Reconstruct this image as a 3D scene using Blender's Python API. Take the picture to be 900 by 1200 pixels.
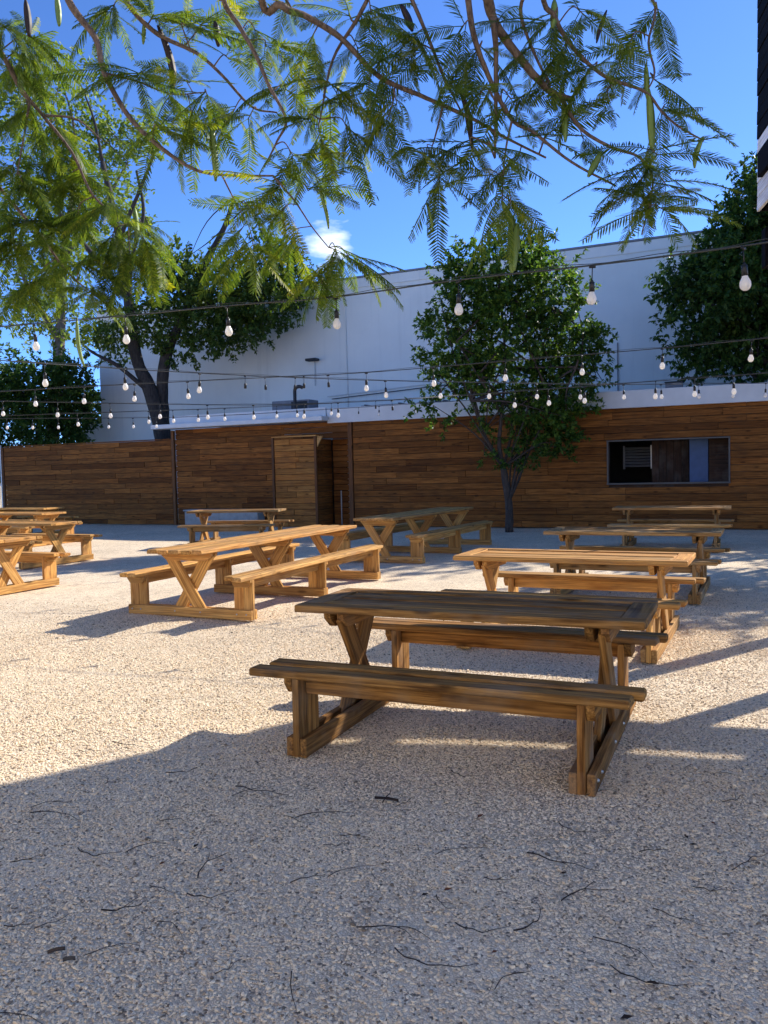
import bpy, bmesh, math, random
import numpy as np
from mathutils import Vector, Matrix, Euler

# ------------------------------------------------------------------ clear
for o in list(bpy.data.objects):
    bpy.data.objects.remove(o)
scene = bpy.context.scene
COL = scene.collection
rnd = random.Random(7)
R = math.radians

# ------------------------------------------------------------------ camera
CAM_H, PIT, ROLL, FPX = 1.5625, R(2.93), R(-1.35), 960.7      # focal length for a 900 px wide picture
cam_d = bpy.data.cameras.new('camera')
cam = bpy.data.objects.new('camera', cam_d)
COL.objects.link(cam)
cam_d.sensor_fit = 'HORIZONTAL'
cam_d.sensor_width = 36.0
cam_d.lens = FPX / 900.0 * 36.0
cam_d.clip_start = 0.05
cam_d.clip_end = 4000
_f = Vector((0, math.cos(PIT), -math.sin(PIT)))
_u = Vector((0, math.sin(PIT), math.cos(PIT)))
_r = Vector((1, 0, 0))
_rr = math.cos(ROLL) * _r + math.sin(ROLL) * _u
_uu = math.cos(ROLL) * _u - math.sin(ROLL) * _r
_m = Matrix((_rr, _uu, -_f)).transposed().to_4x4()
_m.translation = (0, 0, CAM_H)
cam.matrix_world = _m
scene.camera = cam

# ------------------------------------------------------------------ sky and sun
SUN_AZ, SUN_EL = R(54.5), R(34.0)           # azimuth from +Y towards +X
world = bpy.data.worlds.new('World')
scene.world = world
world.use_nodes = True
wn, wl = world.node_tree.nodes, world.node_tree.links
wn.clear()
w_out = wn.new('ShaderNodeOutputWorld')
w_bg = wn.new('ShaderNodeBackground')
w_sky = wn.new('ShaderNodeTexSky')
w_sky.sky_type = 'NISHITA'
w_sky.sun_disc = False
w_sky.sun_elevation = SUN_EL
w_sky.sun_rotation = SUN_AZ
w_sky.altitude = 0
w_sky.air_density = 0.4
w_sky.dust_density = 0.05
w_sky.ozone_density = 10.0
w_bg.inputs['Strength'].default_value = 0.15
# a small fair-weather cloud low over the roof, from noise on the view direction
w_tc = wn.new('ShaderNodeTexCoord')
w_dot = wn.new('ShaderNodeVectorMath'); w_dot.operation = 'DISTANCE'
w_dot.inputs[1].default_value = Vector((-0.0585, 1.0, 0.272)).normalized()
w_map = wn.new('ShaderNodeMapping'); w_map.inputs['Scale'].default_value = (.8, .8, 2.4)
w_ns = wn.new('ShaderNodeTexNoise'); w_ns.inputs['Scale'].default_value = 34; w_ns.inputs['Detail'].default_value = 7
w_mr = wn.new('ShaderNodeMapRange')
w_mr.inputs['From Min'].default_value = 0.008; w_mr.inputs['From Max'].default_value = 0.046
w_mr.inputs['To Min'].default_value = 0.42; w_mr.inputs['To Max'].default_value = -0.35
w_add = wn.new('ShaderNodeMath'); w_add.operation = 'ADD'
w_ramp = wn.new('ShaderNodeMapRange')
w_ramp.inputs['From Min'].default_value = 0.54; w_ramp.inputs['From Max'].default_value = 1.0
w_mix = wn.new('ShaderNodeMix'); w_mix.data_type = 'RGBA'
w_mix.inputs[7].default_value = (3.6, 3.9, 4.4, 1)
wl.new(w_tc.outputs['Generated'], w_dot.inputs[0])
wl.new(w_tc.outputs['Generated'], w_map.inputs['Vector'])
wl.new(w_map.outputs[0], w_ns.inputs['Vector'])
wl.new(w_dot.outputs['Value'], w_mr.inputs['Value'])
wl.new(w_ns.outputs[0], w_add.inputs[0]); wl.new(w_mr.outputs[0], w_add.inputs[1])
wl.new(w_add.outputs[0], w_ramp.inputs['Value'])
wl.new(w_ramp.outputs[0], w_mix.inputs[0]); wl.new(w_sky.outputs[0], w_mix.inputs[6])
wl.new(w_mix.outputs[2], w_bg.inputs['Color']); wl.new(w_bg.outputs[0], w_out.inputs['Surface'])

SUN = Vector((math.sin(SUN_AZ) * math.cos(SUN_EL), math.cos(SUN_AZ) * math.cos(SUN_EL), math.sin(SUN_EL)))
sun_d = bpy.data.lights.new('sun', 'SUN')
sun_d.energy = 3.0
sun_d.angle = R(0.53)
sun_d.color = (1.0, 0.96, 0.89)
sun = bpy.data.objects.new('sun', sun_d)
sun.rotation_euler = SUN.to_track_quat('Z', 'Y').to_euler()
sun.location = SUN * 60
COL.objects.link(sun)

scene.view_settings.view_transform = 'Standard'
scene.view_settings.look = 'None'
scene.view_settings.exposure = 1.4
scene.view_settings.gamma = 1.0
scene.view_settings.use_curve_mapping = False

# ------------------------------------------------------------------ coordinates
TH = R(-24.5)                                # the yard, its walls and its tables are turned by this
UX = Vector((math.cos(TH), math.sin(TH), 0)); VX = Vector((-math.sin(TH), math.cos(TH), 0))
def W(u, v, z=0.0):                          # yard coordinates -> world
    return UX * u + VX * v + Vector((0, 0, z))
def at(px, py, Y):                           # survey helper: a sighting at a known distance -> world point
    a, b = px - 450, py - 600
    cr, sr = math.cos(ROLL), math.sin(ROLL)
    x, y = cr * a + sr * b, -sr * a + cr * b
    d = _f * FPX + Vector((1, 0, 0)) * x - _u * y
    return Vector((0, 0, CAM_H)) + d * (Y / d.y)

# ------------------------------------------------------------------ object helpers
def tag(o, label=None, cat=None, group=None, kind=None):
    if label: o['label'] = label
    if cat: o['category'] = cat
    if group: o['group'] = group
    if kind: o['kind'] = kind
    return o
def empty(name, loc=(0, 0, 0), rz=0.0):
    o = bpy.data.objects.new(name, None)
    o.location = loc; o.rotation_euler = (0, 0, rz); o.empty_display_size = 0.1
    COL.objects.link(o)
    return o
def obj(name, me, parent=None, loc=(0, 0, 0), rot=(0, 0, 0)):
    o = bpy.data.objects.new(name, me)
    o.location = loc; o.rotation_euler = rot
    if parent: o.parent = parent
    COL.objects.link(o)
    return o
def copy_tree(o, parent=None):
    c = o.copy(); COL.objects.link(c); c.parent = parent
    for ch in list(o.children): copy_tree(ch, c)
    return c
def np_mesh(name, verts, faces, mat, smooth=False):
    """verts (n,3) array; faces (m,k) array, k constant"""
    me = bpy.data.meshes.new(name)
    v = np.asarray(verts, np.float32); f = np.asarray(faces, np.int32)
    me.vertices.add(len(v)); me.vertices.foreach_set('co', v.ravel())
    k = f.shape[1]
    me.loops.add(f.size); me.loops.foreach_set('vertex_index', f.ravel())
    me.polygons.add(len(f))
    me.polygons.foreach_set('loop_start', np.arange(0, f.size, k, dtype=np.int32))
    me.update(calc_edges=True)
    if smooth: me.polygons.foreach_set('use_smooth', np.ones(len(f), bool))
    me.materials.append(mat)
    return me
def py_mesh(name, verts, faces, mat, smooth=False):
    me = bpy.data.meshes.new(name)
    me.from_pydata([tuple(v) for v in verts], [], faces)
    me.update()
    if smooth:
        for p in me.polygons: p.use_smooth = True
    me.materials.append(mat)
    return me
_boxes = {}
def box(lx, ly, lz, mat, bev=0.006, wob=0.0, var=0):
    """bevelled board centred on its origin, length along x; alike boards share a mesh"""
    key = (round(lx, 3), round(ly, 3), round(lz, 3), mat.name, bev, wob, var)
    if key in _boxes: return _boxes[key]
    bm = bmesh.new()
    bmesh.ops.create_cube(bm, size=1.0)
    bmesh.ops.scale(bm, vec=(lx, ly, lz), verts=bm.verts)
    if wob:
        rr = random.Random(str(key))
        for v in bm.verts:
            v.co += Vector((rr.uniform(-1, 1) * wob * 1.6, rr.uniform(-1, 1) * wob * .6, rr.uniform(-1, 1) * wob * .35))
    if bev:
        bmesh.ops.bevel(bm, geom=list(bm.edges), offset=bev, segments=1, affect='EDGES', clamp_overlap=True)
    me = bpy.data.meshes.new('board'); bm.to_mesh(me); bm.free()
    me.materials.append(mat)
    _boxes[key] = me
    return me
def catmull(pts, n=6):
    P = [Vector(p) for p in pts]
    P = [P[0] * 2 - P[1]] + P + [P[-1] * 2 - P[-2]]
    out = []
    for i in range(1, len(P) - 2):
        for k in range(n):
            t = k / n
            a, b, c, d = P[i - 1], P[i], P[i + 1], P[i + 2]
            out.append(0.5 * ((2 * b) + (c - a) * t + (2 * a - 5 * b + 4 * c - d) * t * t + (3 * b - 3 * c + d - a) * t ** 3))
    out.append(P[-2])
    return out
class Tubes:
    def __init__(s): s.v = []; s.f = []
    def add(s, pts, r0, r1, sides=6, wob=0.0, rr=None, cap=True):
        n = len(pts); base = len(s.v); prev = None
        for i, p in enumerate(pts):
            p = Vector(p)
            t = (Vector(pts[min(i + 1, n - 1)]) - Vector(pts[max(i - 1, 0)])).normalized()
            if prev is None:
                a = t.orthogonal().normalized()
            else:
                a = (prev - t * prev.dot(t)).normalized()
            prev = a; b = t.cross(a)
            r = r0 + (r1 - r0) * i / max(n - 1, 1)
            for k in range(sides):
                w = 1 + (rr.uniform(-wob, wob) if rr else 0)
                an = 2 * math.pi * k / sides
                s.v.append(p + (a * math.cos(an) + b * math.sin(an)) * r * w)
        for i in range(n - 1):
            for k in range(sides):
                k2 = (k + 1) % sides
                s.f.append((base + i * sides + k, base + i * sides + k2, base + (i + 1) * sides + k2, base + (i + 1) * sides + k))
        if cap:
            s.f.append(tuple(base + k for k in reversed(range(sides))))
            s.f.append(tuple(base + (n - 1) * sides + k for k in range(sides)))
    def mesh(s, name, mat): return py_mesh(name, s.v, s.f, mat, True)

# ------------------------------------------------------------------ materials
def new_mat(name, rough=0.8):
    m = bpy.data.materials.new(name); m.use_nodes = True
    nt = m.node_tree; b = nt.nodes['Principled BSDF']
    b.inputs['Roughness'].default_value = rough
    b.inputs['Specular IOR Level'].default_value = 0.3
    return m, nt, b
def node(nt, t, **kw):
    n = nt.nodes.new(t)
    for k, v in kw.items():
        if k in n.inputs.keys(): n.inputs[k].default_value = v
        else: setattr(n, k, v)
    return n
def ramp(nt, stops, fac=None):
    n = nt.nodes.new('ShaderNodeValToRGB'); e = n.color_ramp.elements
    e[0].position, e[0].color = stops[0][0], (*stops[0][1], 1)
    e[1].position, e[1].color = stops[1][0], (*stops[1][1], 1)
    for p, c in stops[2:]:
        x = e.new(p); x.color = (*c, 1)
    if fac is not None: nt.links.new(fac, n.inputs[0])
    return n
def mixc(nt, blend, fac, a, b):
    n = nt.nodes.new('ShaderNodeMix'); n.data_type = 'RGBA'; n.blend_type = blend
    for sock, val in ((n.inputs[0], fac), (n.inputs[6], a), (n.inputs[7], b)):
        if hasattr(val, 'is_linked'): nt.links.new(val, sock)
        elif isinstance(val, (int, float)): sock.default_value = val
        else: sock.default_value = (*val, 1)
    return n.outputs[2]
def mth(nt, op, a, b=None):
    n = nt.nodes.new('ShaderNodeMath'); n.operation = op
    for s, v in ((n.inputs[0], a), (n.inputs[1], b)):
        if v is None: continue
        if hasattr(v, 'is_linked'): nt.links.new(v, s)
        else: s.default_value = v
    return n.outputs[0]

def wood(name, light, dark, tones, rough=0.72, gscale=1.0, wear=(0.25, 0.23, 0.2), wear_amt=0.25, spec=0.3):
    """sawn timber: grain along the board's own x, each board with its own tone"""
    m, nt, b = new_mat(name, rough)
    L = nt.links
    tc = node(nt, 'ShaderNodeTexCoord'); oi = node(nt, 'ShaderNodeObjectInfo')
    off = node(nt, 'ShaderNodeVectorMath', operation='SCALE'); off.inputs[0].default_value = (37.1, 19.7, 53.3)
    L.new(oi.outputs['Random'], off.inputs['Scale'])
    add = node(nt, 'ShaderNodeVectorMath', operation='ADD')
    L.new(tc.outputs['Object'], add.inputs[0]); L.new(off.outputs[0], add.inputs[1])
    mp = node(nt, 'ShaderNodeMapping'); mp.inputs['Scale'].default_value = (1.3 * gscale, 30 * gscale, 30 * gscale)
    L.new(add.outputs[0], mp.inputs['Vector'])
    warp = node(nt, 'ShaderNodeTexNoise', Scale=0.9 * gscale, Detail=2.0); L.new(add.outputs[0], warp.inputs['Vector'])
    wv = node(nt, 'ShaderNodeVectorMath', operation='SCALE'); wv.inputs['Scale'].default_value = 2.0
    L.new(warp.outputs['Color'], wv.inputs[0])
    ad2 = node(nt, 'ShaderNodeVectorMath', operation='ADD'); L.new(mp.outputs[0], ad2.inputs[0]); L.new(wv.outputs[0], ad2.inputs[1])
    n1 = node(nt, 'ShaderNodeTexNoise', Scale=1.3, Detail=6.0, Roughness=0.62); L.new(ad2.outputs[0], n1.inputs['Vector'])
    mp2 = node(nt, 'ShaderNodeMapping'); mp2.inputs['Scale'].default_value = (3.0 * gscale, 110 * gscale, 110 * gscale)
    L.new(add.outputs[0], mp2.inputs['Vector'])
    n2 = node(nt, 'ShaderNodeTexNoise', Scale=1.0, Detail=3.0); L.new(mp2.outputs[0], n2.inputs['Vector'])
    # knots
    mp3 = node(nt, 'ShaderNodeMapping'); mp3.inputs['Scale'].default_value = (2.4, 8, 8); L.new(add.outputs[0], mp3.inputs['Vector'])
    vo = node(nt, 'ShaderNodeTexVoronoi', Scale=1.0); L.new(mp3.outputs[0], vo.inputs['Vector'])
    kn = node(nt, 'ShaderNodeMapRange'); kn.inputs['From Min'].default_value = 0.07; kn.inputs['From Max'].default_value = 0.2
    kn.inputs['To Min'].default_value = 0.85; kn.inputs['To Max'].default_value = 0.0; L.new(vo.outputs['Distance'], kn.inputs['Value'])
    big = node(nt, 'ShaderNodeTexNoise', Scale=1.7, Detail=4.0, Roughness=0.65); L.new(add.outputs[0], big.inputs['Vector'])
    g = ramp(nt, [(0.36, dark), (0.60, light)], n1.outputs[0]).outputs[0]
    fine = ramp(nt, [(0.3, (0.5, 0.46, 0.42)), (0.6, (1.12, 1.12, 1.12))], n2.outputs[0]).outputs[0]
    c = mixc(nt, 'MULTIPLY', 0.75, g, fine)
    c = mixc(nt, 'MIX', kn.outputs[0], c, tuple(x * 0.35 for x in dark))
    st = [(i / len(tones), t) for i, t in enumerate(tones)]
    tn = ramp(nt, st, oi.outputs['Random']); tn.color_ramp.interpolation = 'CONSTANT'
    c = mixc(nt, 'MULTIPLY', 1.0, c, tn.outputs[0])
    wf = node(nt, 'ShaderNodeMapRange'); wf.inputs['From Min'].default_value = 0.48; wf.inputs['From Max'].default_value = 0.75
    wf.inputs['To Max'].default_value = wear_amt; L.new(big.outputs[0], wf.inputs['Value'])
    c = mixc(nt, 'MIX', wf.outputs[0], c, wear)
    L.new(c, b.inputs['Base Color'])
    hsum = mth(nt, 'ADD', n1.outputs[0], mth(nt, 'MULTIPLY', n2.outputs[0], 0.6))
    bp = node(nt, 'ShaderNodeBump', Strength=0.45, Distance=0.004); L.new(hsum, bp.inputs['Height']); L.new(bp.outputs[0], b.inputs['Normal'])
    rr = node(nt, 'ShaderNodeMapRange'); rr.inputs['To Min'].default_value = rough - 0.12; rr.inputs['To Max'].default_value = rough + 0.15
    L.new(n1.outputs[0], rr.inputs['Value']); L.new(rr.outputs[0], b.inputs['Roughness'])
    b.inputs['Specular IOR Level'].default_value = spec
    return m

TONES = [(1, 1, 1), (.82, .8, .78), (1.12, 1.08, .98), (.92, .86, .8), (1.05, .95, .86), (.72, .7, .66)]
M = {}
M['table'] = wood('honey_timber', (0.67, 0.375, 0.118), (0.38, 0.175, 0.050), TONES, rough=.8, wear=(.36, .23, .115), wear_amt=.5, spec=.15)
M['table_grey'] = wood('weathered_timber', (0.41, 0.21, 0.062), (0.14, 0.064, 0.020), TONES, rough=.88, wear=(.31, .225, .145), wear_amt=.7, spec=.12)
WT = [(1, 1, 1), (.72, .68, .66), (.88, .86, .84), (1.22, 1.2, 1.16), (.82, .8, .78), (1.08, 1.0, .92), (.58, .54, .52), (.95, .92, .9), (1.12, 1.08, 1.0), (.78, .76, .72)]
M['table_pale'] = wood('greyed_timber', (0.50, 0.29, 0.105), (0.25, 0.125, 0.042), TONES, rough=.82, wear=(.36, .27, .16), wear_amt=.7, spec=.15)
M['wall_light'] = wood('lighter_wall_timber', (0.46, 0.20, 0.05), (0.26, 0.10, 0.023), TONES, rough=.8, wear=(.15, .08, .035), wear_amt=.5, spec=.15)
M['wall'] = wood('stained_wall_timber', (0.32, 0.122, 0.028), (0.155, 0.054, 0.012), WT, rough=.8, wear=(.075, .038, .016), wear_amt=.5, spec=.15)
M['post'] = wood('post_timber', (0.19, 0.082, 0.026), (0.10, 0.042, 0.014), TONES, wear=(.12, .08, .05), wear_amt=.4)
M['black'] = wood('black_stained_timber', (0.006, 0.006, 0.0065), (0.0035, 0.0035, 0.004), TONES, rough=.8, wear=(.009, .009, .009), wear_amt=.5, spec=.08)
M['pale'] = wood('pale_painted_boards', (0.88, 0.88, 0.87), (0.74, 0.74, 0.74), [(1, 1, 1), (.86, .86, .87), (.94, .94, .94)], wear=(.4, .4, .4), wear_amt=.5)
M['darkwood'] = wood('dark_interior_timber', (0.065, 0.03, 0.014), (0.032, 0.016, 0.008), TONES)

def plain(name, col, rough=0.6, metal=0.0, spec=0.4, var=0.12, scale=6.0):
    m, nt, b = new_mat(name, rough)
    tc = node(nt, 'ShaderNodeTexCoord'); n = node(nt, 'ShaderNodeTexNoise', Scale=scale, Detail=5.0)
    nt.links.new(tc.outputs['Object'], n.inputs['Vector'])
    r = ramp(nt, [(0.3, tuple(c * (1 - var) for c in col)), (0.7, tuple(min(1, c * (1 + var)) for c in col))], n.outputs[0])
    nt.links.new(r.outputs[0], b.inputs['Base Color'])
    b.inputs['Metallic'].default_value = metal; b.inputs['Specular IOR Level'].default_value = spec
    return m
M['blackplastic'] = plain('black_plastic', (0.012, 0.012, 0.013), 0.45)
M['cable'] = plain('black_cable', (0.03, 0.034, 0.03), 0.5, spec=.5)
M['fascia'] = plain('white_fascia_paint', (0.58, 0.585, 0.575), 0.5, var=.06, scale=3)
M['metal'] = plain('galvanised_metal', (0.42, 0.42, 0.41), 0.45, 0.6)
M['bolt'] = plain('zinc_bolt', (0.55, 0.54, 0.5), 0.35, 0.8)
M['acgrey'] = plain('grey_unit_paint', (0.17, 0.17, 0.18), 0.6)
M['acdark'] = plain('dark_unit_grille', (0.02, 0.02, 0.022), 0.6)
M['blue'] = plain('blue_painted_panel', (0.05, 0.10, 0.21), 0.5)
M['hatchmetal'] = plain('dull_hatch_frame', (0.10, 0.085, 0.07), 0.5)
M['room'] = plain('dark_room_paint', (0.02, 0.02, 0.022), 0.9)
M['plinth'] = plain('pale_concrete', (0.34, 0.33, 0.30), 0.85, var=.15)
M['leafred'] = plain('dry_leaf', (0.16, 0.055, 0.02), 0.8)
M['twig'] = plain('dry_twig', (0.032, 0.020, 0.014), 0.9, var=.4, scale=20)
M['podchip'] = plain('brown_pod_chip', (.07, .048, .033), .9)
M['pebbledark'] = plain('dark_chip', (0.07, 0.06, 0.05), 0.9)

def bulb_mat():
    m, nt, b = new_mat('frosted_bulb_glass', 0.35)
    b.inputs['Base Color'].default_value = (0.94, 0.91, 0.86, 1)
    b.inputs['Specular IOR Level'].default_value = 0.5
    tr = node(nt, 'ShaderNodeBsdfTranslucent'); tr.inputs['Color'].default_value = (0.97, 0.93, 0.86, 1)
    mx = node(nt, 'ShaderNodeMixShader'); mx.inputs[0].default_value = 0.45
    nt.links.new(b.outputs[0], mx.inputs[1]); nt.links.new(tr.outputs[0], mx.inputs[2])
    nt.links.new(mx.outputs[0], nt.nodes['Material Output'].inputs['Surface'])
    return m
M['bulb'] = bulb_mat()

def leaf_mat(name, c0, c1, c2, trans=0.4, tcol=None, rough=0.45, objrand=False):
    m, nt, b = new_mat(name, rough)
    geo = node(nt, 'ShaderNodeNewGeometry')
    r = ramp(nt, [(0.0, c0), (0.55, c1), (1.0, c2)], geo.outputs['Random Per Island'])
    tc = node(nt, 'ShaderNodeTexCoord'); n = node(nt, 'ShaderNodeTexNoise', Scale=0.9 if not objrand else 3.0, Detail=2.0)
    nt.links.new(tc.outputs['Object'], n.inputs['Vector'])
    sh = ramp(nt, [(0.3, (.68, .72, .7)), (0.7, (1.25, 1.2, 1.0))], n.outputs[0])
    col = mixc(nt, 'MULTIPLY', 1.0, r.outputs[0], sh.outputs[0])
    if objrand:
        oi = node(nt, 'ShaderNodeObjectInfo')
        o2 = ramp(nt, [(0.0, (.55, .68, .75)), (0.55, (1.0, 1.0, .95)), (0.85, (1.3, 1.2, .85)), (1.0, (1.9, 1.45, .6))], oi.outputs['Random'])
        col = mixc(nt, 'MULTIPLY', 1.0, col, o2.outputs[0])
    nt.links.new(col, b.inputs['Base Color'])
    b.inputs['Specular IOR Level'].default_value = 0.2
    tr = node(nt, 'ShaderNodeBsdfTranslucent')
    tcl = mixc(nt, 'MULTIPLY', 1.0, col, tcol or (2.2, 2.1, 0.9)); nt.links.new(tcl, tr.inputs['Color'])
    mx = node(nt, 'ShaderNodeMixShader'); mx.inputs[0].default_value = trans
    nt.links.new(b.outputs[0], mx.inputs[1]); nt.links.new(tr.outputs[0], mx.inputs[2])
    nt.links.new(mx.outputs[0], nt.nodes['Material Output'].inputs['Surface'])
    return m
M['leaf_dark'] = leaf_mat('glossy_dark_leaf', (.024, .055, .014), (.042, .090, .020), (.085, .145, .030), .32)
M['leaf_bright'] = leaf_mat('glossy_green_leaf', (.026, .062, .014), (.055, .115, .022), (.13, .20, .038), .4)
M['leaf_mid'] = leaf_mat('mid_green_leaf', (.035, .065, .016), (.060, .105, .022), (.11, .15, .035), .38)
M['leaf_pale'] = leaf_mat('pale_green_leaf', (.07, .11, .03), (.11, .17, .04), (.2, .25, .07), .45)
M['frond'] = leaf_mat('feathery_leaflet', (.065, .108, .021), (.115, .165, .027), (.19, .215, .037), .5, (2.2, 2.05, 0.7), .5, True)
M['pod_green'] = plain('green_pod', (.16, .23, .045), .5)
M['pod_brown'] = plain('brown_pod', (.03, .017, .012), .6)

def bark(name, c0, c1, sc=6.0):
    m, nt, b = new_mat(name, 0.9)
    tc = node(nt, 'ShaderNodeTexCoord'); mp = node(nt, 'ShaderNodeMapping'); mp.inputs['Scale'].default_value = (sc * 2, sc * 2, sc * .6)
    nt.links.new(tc.outputs['Object'], mp.inputs['Vector'])
    n = node(nt, 'ShaderNodeTexNoise', Scale=1.5, Detail=8.0, Roughness=.65); nt.links.new(mp.outputs[0], n.inputs['Vector'])
    r = ramp(nt, [(0.32, c0), (0.68, c1)], n.outputs[0]); nt.links.new(r.outputs[0], b.inputs['Base Color'])
    bp = node(nt, 'ShaderNodeBump', Strength=.7, Distance=.02); nt.links.new(n.outputs[0], bp.inputs['Height']); nt.links.new(bp.outputs[0], b.inputs['Normal'])
    return m
M['bark'] = bark('grey_bark', (.075, .06, .05), (.21, .18, .155))
M['bark_dark'] = bark('dark_bark', (.02, .017, .015), (.06, .05, .042))
M['bark_mid'] = bark('brown_grey_bark', (.032, .024, .019), (.095, .072, .056))
M['bark_red'] = bark('brown_branch_bark', (.075, .052, .040), (.23, .165, .125), 14)

def plaster():
    m, nt, b = new_mat('white_wall_paint', 0.85)
    tc = node(nt, 'ShaderNodeTexCoord')
    n = node(nt, 'ShaderNodeTexNoise', Scale=.5, Detail=6.0, Roughness=.6); nt.links.new(tc.outputs['Object'], n.inputs['Vector'])
    base = ramp(nt, [(0.3, (.62, .62, .58)), (0.7, (.71, .71, .66))], n.outputs[0]).outputs[0]
    # thin runs of grime down the wall
    mp = node(nt, 'ShaderNodeMapping'); mp.inputs['Scale'].default_value = (2.2, 2.2, .12); nt.links.new(tc.outputs['Object'], mp.inputs['Vector'])
    s = node(nt, 'ShaderNodeTexNoise', Scale=1.0, Detail=5.0, Roughness=.7); nt.links.new(mp.outputs[0], s.inputs['Vector'])
    sf = node(nt, 'ShaderNodeMapRange'); sf.inputs['From Min'].default_value = .54; sf.inputs['From Max'].default_value = .78; sf.inputs['To Max'].default_value = .22
    nt.links.new(s.outputs[0], sf.inputs['Value'])
    c = mixc(nt, 'MIX', sf.outputs[0], base, (.24, .25, .25)); nt.links.new(c, b.inputs['Base Color'])
    f = node(nt, 'ShaderNodeTexNoise', Scale=40.0, Detail=3.0); nt.links.new(tc.outputs['Object'], f.inputs['Vector'])
    bp = node(nt, 'ShaderNodeBump', Strength=.2, Distance=.01); nt.links.new(f.outputs[0], bp.inputs['Height']); nt.links.new(bp.outputs[0], b.inputs['Normal'])
    return m
M['plaster'] = plaster()

STONES = [(0.0, (.73, .565, .385)), (.10, (.84, .68, .47)), (.35, (.91, .75, .53)), (.6, (.94, .81, .595)), (.80, (.86, .655, .41)), (.90, (.66, .515, .365)), (.96, (.22, .175, .125))]
def gravel():
    m, nt, b = new_mat('pale_gravel', 0.95)
    b.inputs['Specular IOR Level'].default_value = 0.12
    tc = node(nt, 'ShaderNodeTexCoord')
    vo = node(nt, 'ShaderNodeTexVoronoi', Scale=88.0); vo.inputs['Randomness'].default_value = 1.0
    vo2 = node(nt, 'ShaderNodeTexVoronoi', Scale=88.0); vo2.feature = 'DISTANCE_TO_EDGE'
    big = node(nt, 'ShaderNodeTexNoise', Scale=.55, Detail=5.0, Roughness=.6)
    mid = node(nt, 'ShaderNodeTexNoise', Scale=9.0, Detail=4.0, Roughness=.7)
    for x in (vo, vo2, big, mid): nt.links.new(tc.outputs['Object'], x.inputs['Vector'])
    sep = node(nt, 'ShaderNodeSeparateColor'); nt.links.new(vo.outputs['Color'], sep.inputs[0])
    c = ramp(nt, STONES, sep.outputs[0]).outputs[0]
    cr = node(nt, 'ShaderNodeMapRange'); cr.inputs['From Max'].default_value = .22; cr.inputs['To Min'].default_value = .42; nt.links.new(vo2.outputs['Distance'], cr.inputs['Value'])
    c = mixc(nt, 'MIX', cr.outputs[0], (.46, .35, .24), c)
    t = ramp(nt, [(0.34, (.88, .87, .86)), (0.62, (1.07, 1.06, 1.05))], big.outputs[0]).outputs[0]
    c = mixc(nt, 'MULTIPLY', 1.0, c, t)
    trk = node(nt, 'ShaderNodeTexNoise', Scale=1.9, Detail=6.0, Roughness=.7, Distortion=.8)
    nt.links.new(tc.outputs['Object'], trk.inputs['Vector'])
    t3 = ramp(nt, [(0.34, (.86, .85, .84)), (0.5, (1.0, 1.0, 1.0)), (0.68, (1.08, 1.08, 1.08))], trk.outputs[0]).outputs[0]
    c = mixc(nt, 'MULTIPLY', .8, c, t3)
    t2 = ramp(nt, [(0.3, (.84, .83, .82)), (0.65, (1.05, 1.05, 1.05))], mid.outputs[0]).outputs[0]
    c = mixc(nt, 'MULTIPLY', 1.0, c, t2)
    nt.links.new(c, b.inputs['Base Color'])
    h = mth(nt, 'ADD', mth(nt, 'MINIMUM', vo2.outputs['Distance'], .35), mth(nt, 'MULTIPLY', sep.outputs[1], .25))
    h = mth(nt, 'ADD', h, mth(nt, 'MULTIPLY', mid.outputs[0], .8))
    bp = node(nt, 'ShaderNodeBump', Strength=.55, Distance=.012); nt.links.new(h, bp.inputs['Height']); nt.links.new(bp.outputs[0], b.inputs['Normal'])
    return m
M['gravel'] = gravel()
def stone():
    m, nt, b = new_mat('gravel_stone', 0.95)
    b.inputs['Specular IOR Level'].default_value = 0.12
    oi = node(nt, 'ShaderNodeObjectInfo'); tc = node(nt, 'ShaderNodeTexCoord')
    c = ramp(nt, STONES, oi.outputs['Random']).outputs[0]
    n = node(nt, 'ShaderNodeTexNoise', Scale=1.4, Detail=4.0); nt.links.new(tc.outputs['Object'], n.inputs['Vector'])
    t = ramp(nt, [(0.3, (.8, .78, .76)), (0.7, (1.08, 1.07, 1.05))], n.outputs[0]).outputs[0]
    nt.links.new(mixc(nt, 'MULTIPLY', 1.0, c, t), b.inputs['Base Color'])
    return m
M['stone'] = stone()

# ------------------------------------------------------------------ ground
def gz(x, y):
    return (.014 * np.sin(x * .9 + .7 * y + 1) * np.cos(y * .8 - .4 * x) + .008 * np.sin(2.1 * x - 1.3 * y)) * np.exp(-((x * x + (y - 8) ** 2) / 900)) - .012
def make_ground():
    n = 220
    xs = np.sign(np.linspace(-1, 1, n)) * (np.abs(np.linspace(-1, 1, n)) ** 2.6) * 600
    X, Y = np.meshgrid(xs, xs + 0.0)
    Y = Y + 8
    v = np.stack([X, Y, gz(X, Y)], -1).reshape(-1, 3)
    i = np.arange(n * n).reshape(n, n)
    f = np.stack([i[:-1, :-1], i[:-1, 1:], i[1:, 1:], i[1:, :-1]], -1).reshape(-1, 4)
    tag(obj('ground', np_mesh('ground', v, f, M['gravel'], True)), 'pale crushed stone gravel covering the whole yard', None, kind='structure')
make_ground()

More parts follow.
